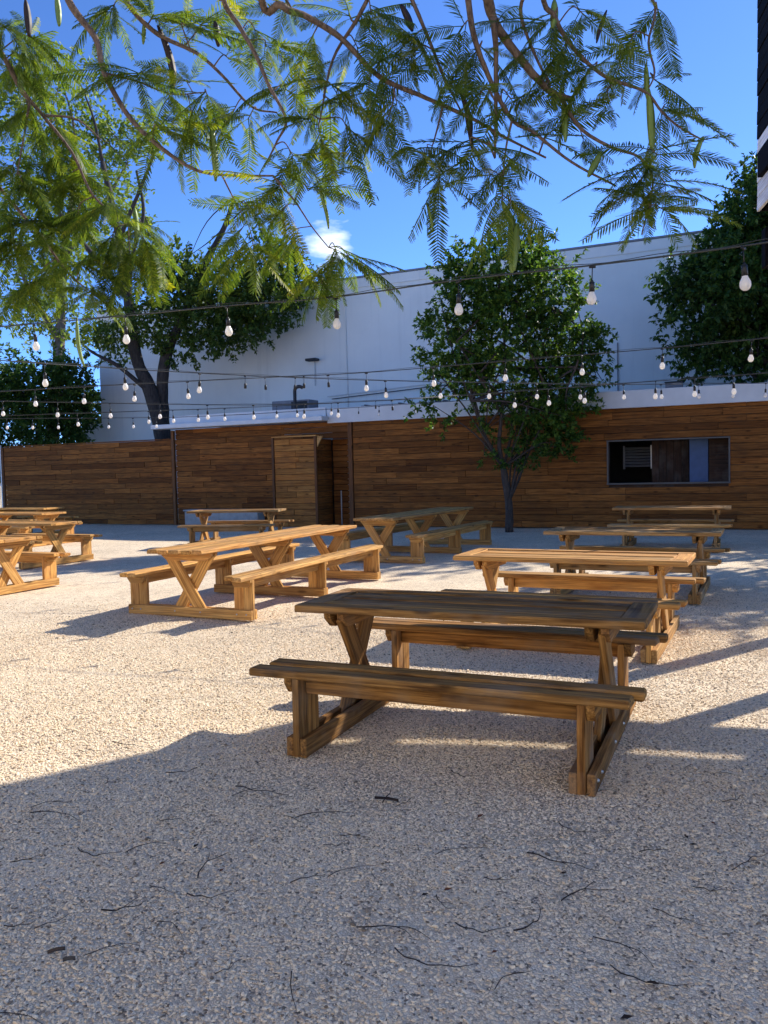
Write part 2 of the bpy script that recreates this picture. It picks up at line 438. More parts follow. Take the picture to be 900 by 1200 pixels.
def make_pebbles():
    """loose stones lying over the gravel in the near part of the yard"""
    src = bpy.data.collections.new('gravel_stone_shapes')
    rr = np.random.RandomState(3)
    for k in range(9):
        bm = bmesh.new(); bmesh.ops.create_icosphere(bm, subdivisions=1, radius=1.0)
        s = (rr.uniform(.9, 1.35), rr.uniform(.65, .95), rr.uniform(.34, .56))
        ph = rr.uniform(0, 6, 6)
        for v in bm.verts:
            v.co *= 1 + rr.uniform(-.2, .2)
            v.co = Vector((v.co.x * s[0], v.co.y * s[1], v.co.z * s[2]))
        me = bpy.data.meshes.new('stone'); bm.to_mesh(me); bm.free(); me.materials.append(M['stone'])
        src.objects.link(bpy.data.objects.new('stone_shape', me))
    # wedge of ground in front of the camera, finer and denser near by
    pts = []; scl = []
    d0, d1 = 1.55, 8.5
    for a, b2, dens, s in ((1.55, 3.2, 11500, .0052), (3.2, 4.8, 9000, .0053), (4.8, 6.6, 6500, .0054), (6.6, 10.5, 4200, .0056)):
        w = lambda y: .55 * y + .45
        area = (b2 - a) * (w(a) + w(b2))
        nn = int(area * dens)
        y = rr.uniform(a, b2, nn)
        if b2 > 10: y = a + (b2 - a) * (1 - np.sqrt(rr.uniform(0, 1, nn)))
        x = rr.uniform(-1, 1, nn) * w(y)
        pts.append(np.stack([x, y, np.zeros(nn)], 1)); scl.append(s * rr.uniform(.55, 1.45, nn) * np.where(rr.rand(nn) < .04, 1.35, 1))
    P = np.concatenate(pts); S = np.concatenate(scl)
    den = .5 + .5 * np.sin(P[:, 0] * 2.3 + 1.7 * np.sin(P[:, 1] * 1.9)) * np.sin(P[:, 1] * 2.9 + 1.3 * np.sin(P[:, 0] * 3.1))
    keep = rr.rand(len(P)) < .62 + .45 * den
    P, S = P[keep], S[keep]
    S *= np.where(rr.rand(len(S)) < .02, 1.6, 1.0)
    P[:, 2] = gz(P[:, 0], P[:, 1]) + S * rr.uniform(-.1, .6, len(S))
    me = bpy.data.meshes.new('loose_stones')
    me.vertices.add(len(P)); me.vertices.foreach_set('co', P.astype(np.float32).ravel())
    at_s = me.attributes.new('scl', 'FLOAT', 'POINT'); at_s.data.foreach_set('value', S.astype(np.float32))
    rot = np.stack([rr.uniform(-.5, .5, len(P)), rr.uniform(-.5, .5, len(P)), rr.uniform(0, 6.28, len(P))], 1)
    at_r = me.attributes.new('rot', 'FLOAT_VECTOR', 'POINT'); at_r.data.foreach_set('vector', rot.astype(np.float32).ravel())
    me.materials.append(M['stone'])
    o = obj('loose_stones', me)
    ng = bpy.data.node_groups.new('scatter_stones', 'GeometryNodeTree')
    ng.interface.new_socket('Geometry', in_out='INPUT', socket_type='NodeSocketGeometry')
    ng.interface.new_socket('Geometry', in_out='OUTPUT', socket_type='NodeSocketGeometry')
    N, L = ng.nodes, ng.links
    gi, go = N.new('NodeGroupInput'), N.new('NodeGroupOutput')
    m2p = N.new('GeometryNodeMeshToPoints')
    ci = N.new('GeometryNodeCollectionInfo'); ci.inputs['Collection'].default_value = src
    ci.inputs['Separate Children'].default_value = True; ci.inputs['Reset Children'].default_value = True
    iop = N.new('GeometryNodeInstanceOnPoints'); iop.inputs['Pick Instance'].default_value = True
    na = N.new('GeometryNodeInputNamedAttribute'); na.data_type = 'FLOAT'; na.inputs['Name'].default_value = 'scl'
    nr = N.new('GeometryNodeInputNamedAttribute'); nr.data_type = 'FLOAT_VECTOR'; nr.inputs['Name'].default_value = 'rot'
    L.new(gi.outputs[0], m2p.inputs['Mesh']); L.new(m2p.outputs[0], iop.inputs['Points'])
    L.new(ci.outputs[0], iop.inputs['Instance']); L.new(nr.outputs['Attribute'], iop.inputs['Rotation'])
    L.new(na.outputs['Attribute'], iop.inputs['Scale']); L.new(iop.outputs[0], go.inputs[0])
    md = o.modifiers.new('scatter', 'NODES'); md.node_group = ng
    tag(o, 'loose pale gravel stones lying across the near part of the yard', 'gravel', kind='stuff')
make_pebbles()

# ------------------------------------------------------------------ timber walls
def plank_rows(root, name, u0, u1, z0, rows, rh, v, mat, lens, thick=.03, holes=(), seed=1, facing='v', top_cut=None):
    """boards laid in rows; facing 'v': wall along local x at y=v, 'u': wall along local y at x=v"""
    rr = random.Random(seed)
    for k in range(rows):
        za, zb = z0 + k * rh, z0 + (k + 1) * rh - .012
        if top_cut: zb = min(zb, top_cut)
        if zb - za < .03: continue
        segs = [(u0, u1)]
        for (ha, hb, hz0, hz1) in holes:
            if zb > hz0 + .02 and za < hz1 - .02:
                ns = []
                for a, b2 in segs:
                    if hb <= a or ha >= b2: ns.append((a, b2)); continue
                    if ha > a: ns.append((a, ha))
                    if hb < b2: ns.append((hb, b2))
                segs = ns
        for a, b2 in segs:
            x = a
            first = True
            while x < b2 - .01:
                l = round(rr.choice(lens) * rr.uniform(.85, 1.15), 1)
                if first: l = round(l * rr.uniform(.3, 1.0), 1); first = False
                if b2 - (x + l) < .45: l = b2 - x
                l = min(l, b2 - x)
                me = box(round(l - .004, 3), thick, round(zb - za, 3), mat, .004, .0)
                dv = rr.uniform(-.011, .011)
                if facing == 'v':
                    obj(name, me, root, (x + l / 2, v + dv, (za + zb) / 2), (0, rr.uniform(-.0008, .0008), 0))
                else:
                    obj(name, me, root, (v + dv, x + l / 2, (za + zb) / 2), (0, 0, R(90)))
                x += l

RH = .166
# the free-standing fence on the left
gate = tag(empty('mesh_gate', W(-25.0, 20.72, 0), TH), 'grey wire mesh gate at the outer end of the plank fence', 'gate')
for x in (-.9, .82): obj('gate_post', box(2.75, .06, .06, M['metal'], .006), gate, (x, 0, 1.37), (0, R(-90), 0))
for z in (.12, 1.35, 2.62): obj('gate_rail', box(1.66, .04, .04, M['metal'], .005), gate, (-.04, 0, z))
for k in range(15): obj('wire', box(2.46, .012, .012, M['acgrey'], 0), gate, (-.80 + k * .108, .0, 1.37), (0, R(-90), 0))
fence = tag(empty('timber_fence', W(-20.3, 20.7, 0), TH), 'brown free-standing fence of horizontal timber boards in front of the dark tree trunk', 'fence')
plank_rows(fence, 'plank', -3.66, 3.62, .01, 16, RH, -.03, M['wall'], (1.2, 1.8, 2.4, 3.0), seed=11)
obj('backing', box(7.26, .02, 2.6, M['darkwood'], 0), fence, (0, .012, 1.32))
for x in (-3.72, 3.70):
    obj('post', box(2.66 if x < 0 else 2.94, .1, .1, M['post'], .006), fence, (x, -.03, 1.33 if x < 0 else 1.47), (0, R(-90), 0))
for x in (-1.8, 0, 1.8):
    obj('post', box(2.6, .09, .09, M['post'], .006), fence, (x, .09, 1.3), (0, R(-90), 0))
obj('cap_rail', box(7.26, .09, .03, M['wall'], .005), fence, (0, -.01, 2.683))

# the long low building with plank walls and a white roof edge
bld = tag(empty('timber_building', W(-10.4, 20.7, 0), TH), 'long low building clad in brown timber boards with white roof edge and serving hatch', 'building')
def bu(u): return u + 10.4
HATCH = (bu(-3.32), bu(-.60), 1.11, 2.12)
plank_rows(bld, 'plank', bu(-10.32), bu(7.0), .01, 18, RH, -.03, M['wall'], (1.2, 1.8, 2.4, 3.0), seed=5, holes=[HATCH], top_cut=2.93)
plank_rows(bld, 'plank', bu(-16.50), bu(-12.66), .01, 18, RH, -.03, M['wall'], (1.2, 1.8, 2.4), seed=6, top_cut=2.96)
plank_rows(bld, 'plank', bu(-12.66), bu(-10.47), 2.5, 3, RH, -.03, M['wall'], (1.2, 1.7), seed=8, top_cut=2.96)
# entrance block standing in front of the left wall
plank_rows(bld, 'plank', bu(-12.60), bu(-11.30), .01, 15, RH, -.52, M['wall_light'], (1.3, .9, 1.6), seed=9, top_cut=2.5)
plank_rows(bld, 'plank', -.48, .42, .01, 15, RH, bu(-11.27), M['wall'], (1.3, 1.8), seed=10, facing='u', top_cut=2.5)
obj('entrance_core', box(1.24, 2.0, 2.46, M['darkwood'], 0), bld, (bu(-11.93), .52, 1.24))
for x in (-12.64, -11.25):
    obj('corner_board', box(2.54, .07, .07, M['post'], .005), bld, (bu(x), -.54, 1.28), (0, R(-90), 0))
obj('entrance_cap', box(1.46, .16, .035, M['table'], .004), bld, (bu(-11.94), -.5, 2.57))
obj('wall_bracket', py_mesh('bracket', [(0, 0, 0), (.18, 0, 0), (0, 0, -.3), (0, .05, 0), (.18, .05, 0), (0, .05, -.3)],
    [(0, 2, 1), (3, 4, 5), (0, 1, 4, 3), (1, 2, 5, 4), (2, 0, 3, 5)], M['table']), bld, (bu(-11.2), -.54, 2.55))  # lit top of the panel, put in as a wedge of lighter timber
# passage behind
plank_rows(bld, 'plank', bu(-11.22), bu(-10.1), .01, 18, RH, .45, M['wall'], (1.3, 1.8), seed=12)
obj('corner_post', box(2.93, .13, .13, M['post'], .006), bld, (bu(-10.40), -.02, 1.465), (0, R(-90), 0))
obj('downpipe', box(1.0, .03, .03, M['metal'], .004), bld, (bu(-10.95), .38, .5), (0, R(-90), R(4)))
# solid core of the building (walls, floor slab, roof slab) around the hatch room
H0, H1, HZ0, HZ1 = HATCH
obj('wall', box(H0 - bu(-10.33), .18, 2.9, M['darkwood'], 0), bld, ((H0 + bu(-10.33)) / 2, .085, 1.46))
obj('wall', box(bu(7) - H1, .18, 2.9, M['darkwood'], 0), bld, ((H1 + bu(7)) / 2, .085, 1.46))
obj('wall', box(H1 - H0 - .006, .18, 1.10, M['darkwood'], 0), bld, ((H0 + H1) / 2, .085, .555))
obj('wall', box(H1 - H0 - .006, .18, .77, M['darkwood'], 0), bld, ((H0 + H1) / 2, .085, 2.525))
obj('wall', box(3.8, .18, 2.9, M['darkwood'], 0), bld, (bu(-14.58), .085, 1.46))
obj('wall', box(.18, 5.6, 2.9, M['plaster'], 0), bld, (bu(6.9), 3.0, 1.46))
obj('roof', box(17.45, 6.2, .12, M['fascia'], .01), bld, (bu(-1.68), 3.02, 3.10))
obj('fascia', box(18.15, .05, .42, M['fascia'], .008), bld, (bu(-1.985), -.135, 3.13))
obj('soffit', box(17.4, .14, .02, M['fascia'], 0), bld, (bu(-1.68), -.035, 2.945))
obj('roof', box(6.2, 5.6, .12, M['fascia'], .01), bld, (bu(-13.55), 2.75, 3.20))
obj('fascia', box(5.5, .05, .27, M['fascia'], .008), bld, (bu(-13.865), -.10, 3.245))
obj('canopy', box(6.02, .52, .13, M['fascia'], .012), bld, (bu(-14.02), -.30, 3.045))
# hatch room
obj('hatch_frame', box(H1 - H0 + .08, .06, .035, M['hatchmetal'], .004), bld, ((H0 + H1) / 2, -.055, HZ1 + .018))
obj('hatch_frame', box(H1 - H0 + .08, .10, .04, M['hatchmetal'], .004), bld, ((H0 + H1) / 2, -.065, HZ0 - .02))
for x in (H0 - .018, H1 + .018):
    obj('hatch_frame', box(HZ1 - HZ0 - .002, .06, .036, M['hatchmetal'], .004), bld, (x, -.055, (HZ0 + HZ1) / 2), (0, R(-90), 0))
HM = (H0 + H1) / 2
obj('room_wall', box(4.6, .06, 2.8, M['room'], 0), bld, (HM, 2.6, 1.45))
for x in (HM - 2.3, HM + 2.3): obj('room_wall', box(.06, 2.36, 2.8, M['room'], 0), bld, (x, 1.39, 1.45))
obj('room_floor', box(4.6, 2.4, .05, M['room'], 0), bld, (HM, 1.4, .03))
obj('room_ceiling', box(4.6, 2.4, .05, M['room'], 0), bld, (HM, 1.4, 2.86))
obj('blue_panel', box(.42, .04, 1.7, M['blue'], .004), bld, (H0 + 2.04, .55, 1.45))
obj('inner_door', box(.48, .04, 1.8, M['darkwood'], .004), bld, (H0 + 2.50, .58, 1.5))
for k in range(6): obj('inner_board', box(1.7, .03, .17, M['darkwood'], .004), bld, (H0 + 1.0 + .175 * k, .9, 1.5), (0, R(-90), R(0)))
for k in range(7):
    obj('louvre_slat', box(.62, .09, .012, M['acgrey'], .002), bld, (H0 + .52, 1.3, 1.52 + k * .075), (R(35), 0, 0))
obj('louvre_frame', box(.6, .05, .05, M['metal'], .004), bld, (H0 + .86, 1.3, 1.74), (0, R(-90), 0))
obj('louvre_frame', box(.6, .05, .05, M['acgrey'], .004), bld, (H0 + .18, 1.3, 1.74), (0, R(-90), 0))
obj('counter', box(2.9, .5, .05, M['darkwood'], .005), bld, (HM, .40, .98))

# things on the roof and by the wall
def ac_unit(u, v, z, sx, sy, sz, label):
    r = tag(empty('air_conditioner', W(u, v, z), TH), label, 'air conditioner')
    obj('casing', box(sx, sy, sz, M['acgrey'], .015), r, (0, 0, sz / 2))
    obj('fan_grille', box(sx * .42, .02, sz * .8, M['acdark'], .004), r, (sx * .24, -sy / 2 - .012, sz / 2))
    for s in (-1, 1): obj('foot', box(.06, sy * .9, .04, M['acdark'], .003), r, (s * sx * .35, 0, -.022))
ac_unit(-13.3, 22.6, 3.31, 1.35, .6, .5, 'grey boxy air conditioning unit on the flat roof beside a black pipe')
vp = tag(empty('vent_pipe', W(-12.95, 22.0, 3.262), TH), 'black bent vent pipe standing on the flat roof', 'pipe')
t = Tubes(); t.add(catmull([(0, 0, 0), (0, 0, .6), (.02, 0, .86), (.16, 0, .92), (.28, 0, .88)], 4), .055, .055, 8); obj('pipe', t.mesh('pipe', M['acdark']), vp)
t = Tubes(); t.add([(0, 0, 0), (0, 0, .035)], .10, .09, 10); obj('flashing', t.mesh('flashing', M['metal']), vp)
for u, l, lab in ((-9.9, 1.35, 'low dark equipment tray lying on the roof near the passage'), (-8.35, .9, 'low dark tray on the roof with a small raised knob')):
    r = tag(empty('roof_tray', W(u, 22.0, 3.16), TH), lab, 'roof equipment')
    obj('tray', box(l, .5, .30, M['acdark'], .01), r, (0, 0, .15))
    for s in (-1, 1): obj('rail', box(.05, .54, .03, M['acgrey'], .004), r, (s * l * .4, 0, .316))
    if u > -9: obj('knob', box(.14, .14, .14, M['acdark'], .02), r, (.1, 0, .37))
r = tag(empty('roof_box', W(-1.9, 22.0, 3.16), TH), 'small grey junction box on the roof above the hatch', 'roof equipment')
obj('box_body', box(.4, .3, .42, M['acgrey'], .01), r, (0, 0, .21)); obj('lid', box(.44, .34, .03, M['acdark'], .005), r, (0, 0, .436))
r = tag(empty('planter_box', W(-14.4, 20.15, 0), TH), 'long pale low concrete plinth against the plank wall', 'plinth')
obj('plinth_body', box(2.6, .4, .46, M['plinth'], .02), r, (0, 0, .23)); obj('coping', box(2.66, .46, .05, M['plinth'], .012), r, (0, 0, .486))

# ------------------------------------------------------------------ white building behind
WV, WH = 26.5, 8.37
wb = tag(empty('white_building', W(-7, WV, 0), TH), 'tall plain white building rising behind the timber building', 'building')
def wu(u): return u + 7
obj('wall', box(37.6, 14, WH, M['plaster'], 0), wb, (wu(-6.15), 7.0, WH / 2))
obj('parapet_coping', box(37.7, .34, .07, M['acgrey'], .01), wb, (wu(-6.15), .12, WH + .036))
obj('parapet_band', box(37.6, .03, .32, M['plaster'], .004), wb, (wu(-6.15), -.017, WH - .17))
obj('low_wing', box(1.0, 3.0, 3.8, M['plaster'], 0), wb, (wu(-25.46), 1.6, 1.9))
obj('conduit', box(5.0, .03, .03, M['metal'], .004), wb, (wu(-11.7), -.06, 4.4), (0, R(-3.0), 0))
obj('conduit', box(5.0, .03, .03, M['acdark'], .004), wb, (wu(-11.5), -.10, 4.30), (0, R(-3.0), 0))
obj('downpipe', box(4.2, .04, .04, M['plaster'], .006), wb, (wu(-13.4), -.03, 5.6), (0, R(-90), 0))
obj('downpipe', box(3.2, .035, .035, M['acgrey'], .006), wb, (wu(-9.0), -.03, 5.5), (0, R(-90), 0))
obj('crack_pipe', box(1.9, .03, .03, M['acgrey'], .006), wb, (wu(-3.95), -.03, 4.4), (0, R(-90), 0))
obj('wall_lamp', box(.45, .30, .09, M['acdark'], .02), wb, (wu(-14.7), -.22, 5.62)); obj('lamp_arm', box(.9, .03, .03, M['metal'], .004), wb, (wu(-14.7), -.05, 5.15), (0, R(-90), 0))

# ------------------------------------------------------------------ black tower at the right edge
tw = tag(empty('timber_tower', (3.80, 8.3, 0), R(-10.5)), 'black timber upper storey raised on posts, with a band of pale boards', 'building')
TZ0, TZ1, TWX, TWY = 4.04, 7.6, 5.2, 1.5
obj('core', box(TWX - .06, TWY - .06, TZ1 - TZ0, M['black'], 0), tw, (TWX / 2 + .02, -TWY / 2, (TZ0 + TZ1) / 2))
obj('beam', box(TWX, .14, .38, M['black'], .006), tw, (TWX / 2 + .02, -.09, 3.66))
obj('beam', box(TWX, .14, .38, M['black'], .006), tw, (TWX / 2 + .02, -TWY + .09, 3.66))
for x in (.9, 3.0, 4.9):
    obj('bearer', box(.10, TWY - .06, .17, M['black'], .004), tw, (x, -TWY / 2, 3.945))
    for y in (-.09, -TWY + .09): obj('post', box(3.46, .15, .15, M['black'], .006), tw, (x, y, 1.73), (0, R(-90), 0))
rr = random.Random(3)
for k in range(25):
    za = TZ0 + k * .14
    pale = 3.9 <= za + .07 <= 4.78  # boards in this height band are much paler
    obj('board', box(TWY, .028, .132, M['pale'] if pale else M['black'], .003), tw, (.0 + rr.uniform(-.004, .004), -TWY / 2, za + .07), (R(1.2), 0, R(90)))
    obj('board', box(TWX, .028, .132, M['black'], .003), tw, (TWX / 2, -TWY + .012, za + .07), (R(-4), 0, 0))
    obj('board', box(TWX, .028, .132, M['black'], .003), tw, (TWX / 2, -.012, za + .07), (R(4), 0, 0))
obj('dark_vent', box(.9, .05, .24, M['black'], .004), tw, (-.03, -.62, 4.44), (0, 0, R(90)))

# ------------------------------------------------------------------ unseen cream house, added to bounce warm light into the foreground shade
M['cream'] = plain('cream_house_paint', (0.80, 0.75, 0.66), 0.85, var=.06, scale=1.5)
M['shutter'] = plain('dark_shutter_glass', (0.06, 0.07, 0.08), 0.3)
ch = tag(empty('cream_house', W(-2, -5.8, 0), TH), 'unseen two-storey cream house opposite the timber building, added to bounce warm light', 'building')
obj('wall', box(26, 7, 6.6, M['cream'], 0), ch, (0, -3.5, 3.3))
obj('roof', box(26.6, 7.6, .22, M['acgrey'], .02), ch, (0, -3.5, 6.712))
obj('cornice', box(26.1, .12, .2, M['fascia'], .01), ch, (0, .062, 6.45))
for x in (-10.5, -7, -3.5, 3.5, 7, 10.5):
    for z in (1.5, 4.6):
        w_ = obj('window', box(1.1, .06, 1.3, M['fascia'], .01), ch, (x, .032, z))
        obj('pane', box(.94, .02, 1.14, M['shutter'], .004), w_, (0, .035, 0))
        obj('sill', box(1.24, .12, .06, M['fascia'], .008), w_, (0, .04, -.682))
d_ = obj('door', box(1.1, .06, 2.2, M['post'], .01), ch, (0, .032, 1.11)); obj('handle', box(.03, .06, .14, M['metal'], .005), d_, (.42, .062, -.05))

# ------------------------------------------------------------------ picnic tables
WT_, HT, HB, YB, WB_, BL = .74, .76, .483, .70, .256, 1.638
def make_table(name, Lt, Lb, S, frames, style, mat, seed, bolts):
    rr = random.Random(seed)
    root = empty(name)
    TK = .045
    def p(n, me, loc, rot=(0, 0, 0)):
        j = .0015
        return obj(n, me, root, (loc[0] + rr.uniform(-j, j), loc[1] + rr.uniform(-j, j), loc[2] + rr.uniform(-j, 0)), rot)
    # top
    if style == 'framed':
        ew = .105
        for s in (-1, 1): p('tabletop_plank', box(Lt, ew, TK, mat, .006, .003, s), (0, s * (WT_ / 2 - ew / 2), HT - TK / 2))
        iw = (WT_ - 2 * ew - .010) / 4
        for s in (-1, 1): p('end_board', box(WT_ - 2 * ew - .008, .135, TK, mat, .005, .002, s), (s * (Lt / 2 - .0675), 0, HT - TK / 2), (0, 0, R(90)))
        for k in range(4):
            p('tabletop_plank', box(Lt - .28, iw - .020, TK - .003, mat, .009, .004, k), (0, -WT_ / 2 + ew + .005 + iw * (k + .5), HT - TK / 2 - .001 - (.0, .006, .002, .007)[k]))
    else:
        n = 5; iw = WT_ / n
        for k in range(n):
            p('tabletop_plank', box(Lt + rr.uniform(-.03, .03), iw - .017, TK, mat, .008, .005, k), (rr.uniform(-.012, .012), -WT_ / 2 + iw * (k + .5), HT - TK / 2 - (.0, .005, .001, .006, .002)[k]))
    # benches
    for s in (-1, 1):
        for k in (-1, 1):
            w = WB_ / 2 - .014
            p('bench_plank', box(Lb, w, TK, mat, .009, .005, k), (rr.uniform(-.02, .02) + k * .022, s * YB + k * (WB_ / 4 + .003), HB - TK / 2 - (.005 if k * s > 0 else 0)))
        p('bench_apron', box(S - .05, .036, .10, mat, .004, .001), (0, s * YB - .02, HB - TK - .052))
    # end frames
    xs = [-S / 2 + S * i / (frames - 1) for i in range(frames)]
    zt = HT - TK
    for fi, x in enumerate(xs):
        d = -1 if fi == 0 else 1                               # outer side
        for o in (-1, 1):
            p('base_board', box(BL, .042, .105, mat, .005, .002, o), (x + o * .043, 0, .0545), (0, 0, R(90)))
        for s in (-1, 1):
            for k in (-1, 1):
                p('bench_leg', box(HB - TK - .004, .118, .040, mat, .004, .001, k), (x, s * YB + k * .0605, (HB - TK) / 2), (0, R(-90), 0))
            me = cleat_mesh(.24, .042, .085, .04, mat)
            p('bench_cleat', me, (x + d * .043, s * YB, HB - TK - .0435), (0, 0, R(90)))
        p('top_cleat', cleat_mesh(.66, .042, .09, .07, mat), (x + d * .043, 0, zt - .046), (0, 0, R(90)))
        p('top_cleat', cleat_mesh(.66, .042, .09, .07, mat), (x - d * .043, 0, zt - .046), (0, 0, R(90)))
        for s in (-1, 1):
            y0, y1, z0, z1 = s * .165, -s * .245, .06, zt - .03
            ln = math.hypot(y1 - y0, z1 - z0) + .04
            an = math.atan2(y1 - y0, z1 - z0)
            q = p('cross_leg', box(ln, .038, .14, mat, .005, .001, s), (x + s * .0205 * 1.0, (y0 + y1) / 2, (z0 + z1) / 2))
            # length axis x -> (0, sin, cos); thickness axis y -> x
            ax = Vector((0, math.sin(an), math.cos(an))); ay = Vector((1, 0, 0)); az = ax.cross(ay)
            q.rotation_euler = Matrix((ax, ay, az)).transposed().to_euler()
        if bolts and fi in (0, frames - 1):
            for y in (-YB + .06, -YB - .06, -.17, .17, YB - .06, YB + .06):
                obj('bolt', bolt_mesh(), root, (x + d * .066, y, .062), (0, R(90) * d, 0))
    # stretcher under the top
    return root
_cl = {}
def cleat_mesh(l, t_, h, cut, mat):
    key = (l, t_, h, cut, mat.name)
    if key not in _cl:
        bm = bmesh.new()
        prof = [(-l / 2, h / 2), (l / 2, h / 2), (l / 2, h * .15), (l / 2 - cut, -h / 2), (-l / 2 + cut, -h / 2), (-l / 2, h * .15)]
        a = [bm.verts.new((x, -t_ / 2, z)) for x, z in prof]; b2 = [bm.verts.new((x, t_ / 2, z)) for x, z in prof]
        bm.faces.new(list(reversed(a))) ; bm.faces.new(b2)
        for i in range(6):
            j = (i + 1) % 6; bm.faces.new((a[i], a[j], b2[j], b2[i]))
        bmesh.ops.recalc_face_normals(bm, faces=bm.faces)
        me = bpy.data.meshes.new('cleat'); bm.to_mesh(me); bm.free(); me.materials.append(mat); _cl[key] = me
    return _cl[key]
_bolt = []
def bolt_mesh():
    if not _bolt:
        t = Tubes(); t.add([(0, 0, -.006), (0, 0, .004), (0, 0, .009)], .012, .006, 8); _bolt.append(t.mesh('bolt', M['bolt']))
    return _bolt[0]

G_S = 'picnic tables in the gravel yard'
def place(root, x, y, th, label):
    root.location = (x, y, 0.0); root.rotation_euler = (0, 0, th)
    tag(root, label, 'picnic table', G_S)
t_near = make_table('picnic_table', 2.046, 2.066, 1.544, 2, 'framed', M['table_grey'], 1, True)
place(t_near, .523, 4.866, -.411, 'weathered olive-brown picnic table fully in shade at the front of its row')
t_s = make_table('picnic_table', 2.046, 2.066, 1.544, 2, 'framed', M['table'], 2, False)
place(t_s, 1.705, 7.428, -.449, 'honey-coloured picnic table right behind the weathered olive-brown one, its top in sun')
t_m = make_table('picnic_table', 2.046, 2.066, 1.544, 2, 'framed', M['table_pale'], 5, False)
t_l = make_table('long_picnic_table', 3.86, 3.72, 3.305, 3, 'plain', M['table'], 4, True)
place(t_l, -1.498, 10.51, 1.161, 'long honey-coloured picnic table on three cross-legged frames, in full sun')
place(t_m, 3.052, 10.049, -.443, 'greyed pale picnic table in the row leading to the hatch, third of four')
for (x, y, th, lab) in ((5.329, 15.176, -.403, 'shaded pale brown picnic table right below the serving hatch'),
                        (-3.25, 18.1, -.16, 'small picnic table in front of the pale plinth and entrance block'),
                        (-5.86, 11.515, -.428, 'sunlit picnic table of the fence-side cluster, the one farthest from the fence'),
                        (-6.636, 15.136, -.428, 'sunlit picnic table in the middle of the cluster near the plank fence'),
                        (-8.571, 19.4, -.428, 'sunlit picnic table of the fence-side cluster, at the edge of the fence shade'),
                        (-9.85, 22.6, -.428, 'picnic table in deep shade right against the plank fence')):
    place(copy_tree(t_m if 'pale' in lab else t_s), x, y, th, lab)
place(copy_tree(t_l), .665, 15.39, 1.10, 'long picnic table in shade beside the slender tree trunk')

# ------------------------------------------------------------------ broadleaf trees
def leaves_mesh(name, clumps, mat, leaf, seed, per=11, sprig=.28, droop=.15, floor=None):
    """clumps: (centre, radii, sprigs). Every leaf is a small folded blade; sprigs crowd towards the outside of a clump."""
    rs = np.random.RandomState(seed)
    PB, DB = [], []
    for c, rad, n in clumps:
        d = rs.normal(size=(n, 3)); d /= np.linalg.norm(d, axis=1)[:, None]
        rr_ = rs.uniform(0, 1, n) ** .42
        bump = 1 + .22 * np.sin(d[:, 0] * 5 + c[0]) * np.sin(d[:, 2] * 6 + c[2]) + rs.uniform(-.12, .2, n)
        p = np.array(c) + d * np.array(rad) * (rr_ * bump)[:, None]
        PB.append(p); DB.append(d * .8 + np.array([0, 0, .25]))
    P = np.concatenate(PB); D = np.concatenate(DB) + rs.normal(size=(sum(c[2] for c in clumps), 3)) * .45
    D /= np.linalg.norm(D, axis=1)[:, None]
    n = len(P)
    t_ = rs.uniform(0, 1, (n, per)); 
    base = P[:, None, :] + D[:, None, :] * (t_ * sprig)[:, :, None]
    ld = D[:, None, :] * .5 + rs.normal(size=(n, per, 3)) * .75
    ld[:, :, 2] -= droop
    ld /= np.linalg.norm(ld, axis=2)[:, :, None]
    base = base.reshape(-1, 3); ld = ld.reshape(-1, 3)
    N = len(base)
    up = rs.normal(size=(N, 3)) * .55 + np.array([0, 0, 1.0])
    sd = np.cross(ld, up); sd /= np.linalg.norm(sd, axis=1)[:, None] + 1e-9
    nn = np.cross(sd, ld)
    L_ = leaf * rs.uniform(.6, 1.25, N)[:, None]
    wv = .27
    v0 = base; v1 = base + L_ * (.45 * ld + wv * sd + .05 * nn); v2 = base + L_ * ld - L_ * .06 * nn; v3 = base + L_ * (.45 * ld - wv * sd + .05 * nn)
    v = np.stack([v0, v1, v2, v3], 1).reshape(-1, 3)
    if floor is not None: v[:, 2] = np.maximum(v[:, 2], floor)
    i = np.arange(N)[:, None] * 4
    f = np.concatenate([i + np.array([[0, 1, 2]]), i + np.array([[0, 2, 3]])], 1).reshape(-1, 3)
    return np_mesh(name, v, f, mat)

def make_tree(name, base, limbs, clumps, bark_mat, leaf_m, leaf, seed, label, group=None, per=11, sprig=.28, twigs=0, droop=.15):
    """base: world point; limbs: (points, r0, r1) in world; clumps in world"""
    root = tag(empty(name, base), label, 'tree', group)
    rr = random.Random(seed); t = Tubes(); b = Vector(base)
    for pts, r0, r1 in limbs:
        pp = catmull([Vector(p) - b for p in pts], 5)
        t.add(pp, r0, r1, 9 if r0 > .08 else 6, .10, rr)
    for k in range(twigs):
        c, rad, n = rr.choice(clumps)
        lim = rr.choice(limbs)[0]
        a = Vector(lim[-1]) if rr.random() < .7 else Vector(lim[max(0, len(lim) - 2)])
        e = Vector(c) + Vector((rr.uniform(-1, 1) * rad[0], rr.uniform(-1, 1) * rad[1], rr.uniform(-1, 1) * rad[2])) * .75
        if (e - a).length > 3.5: continue
        mid = (a + e) / 2 + Vector((rr.uniform(-.2, .2), rr.uniform(-.2, .2), rr.uniform(-.1, .3)))
        t.add(catmull([a - b, mid - b, e - b], 4), .028, .008, 5, .1, rr)
    obj('trunk', t.mesh('trunk', bark_mat), root)
    cl = [((c[0] - b.x, c[1] - b.y, c[2] - b.z), r, n) for c, r, n in clumps]
    obj('crown', leaves_mesh('crown', cl, leaf_m, leaf, seed, per, sprig, droop), root)
    return root

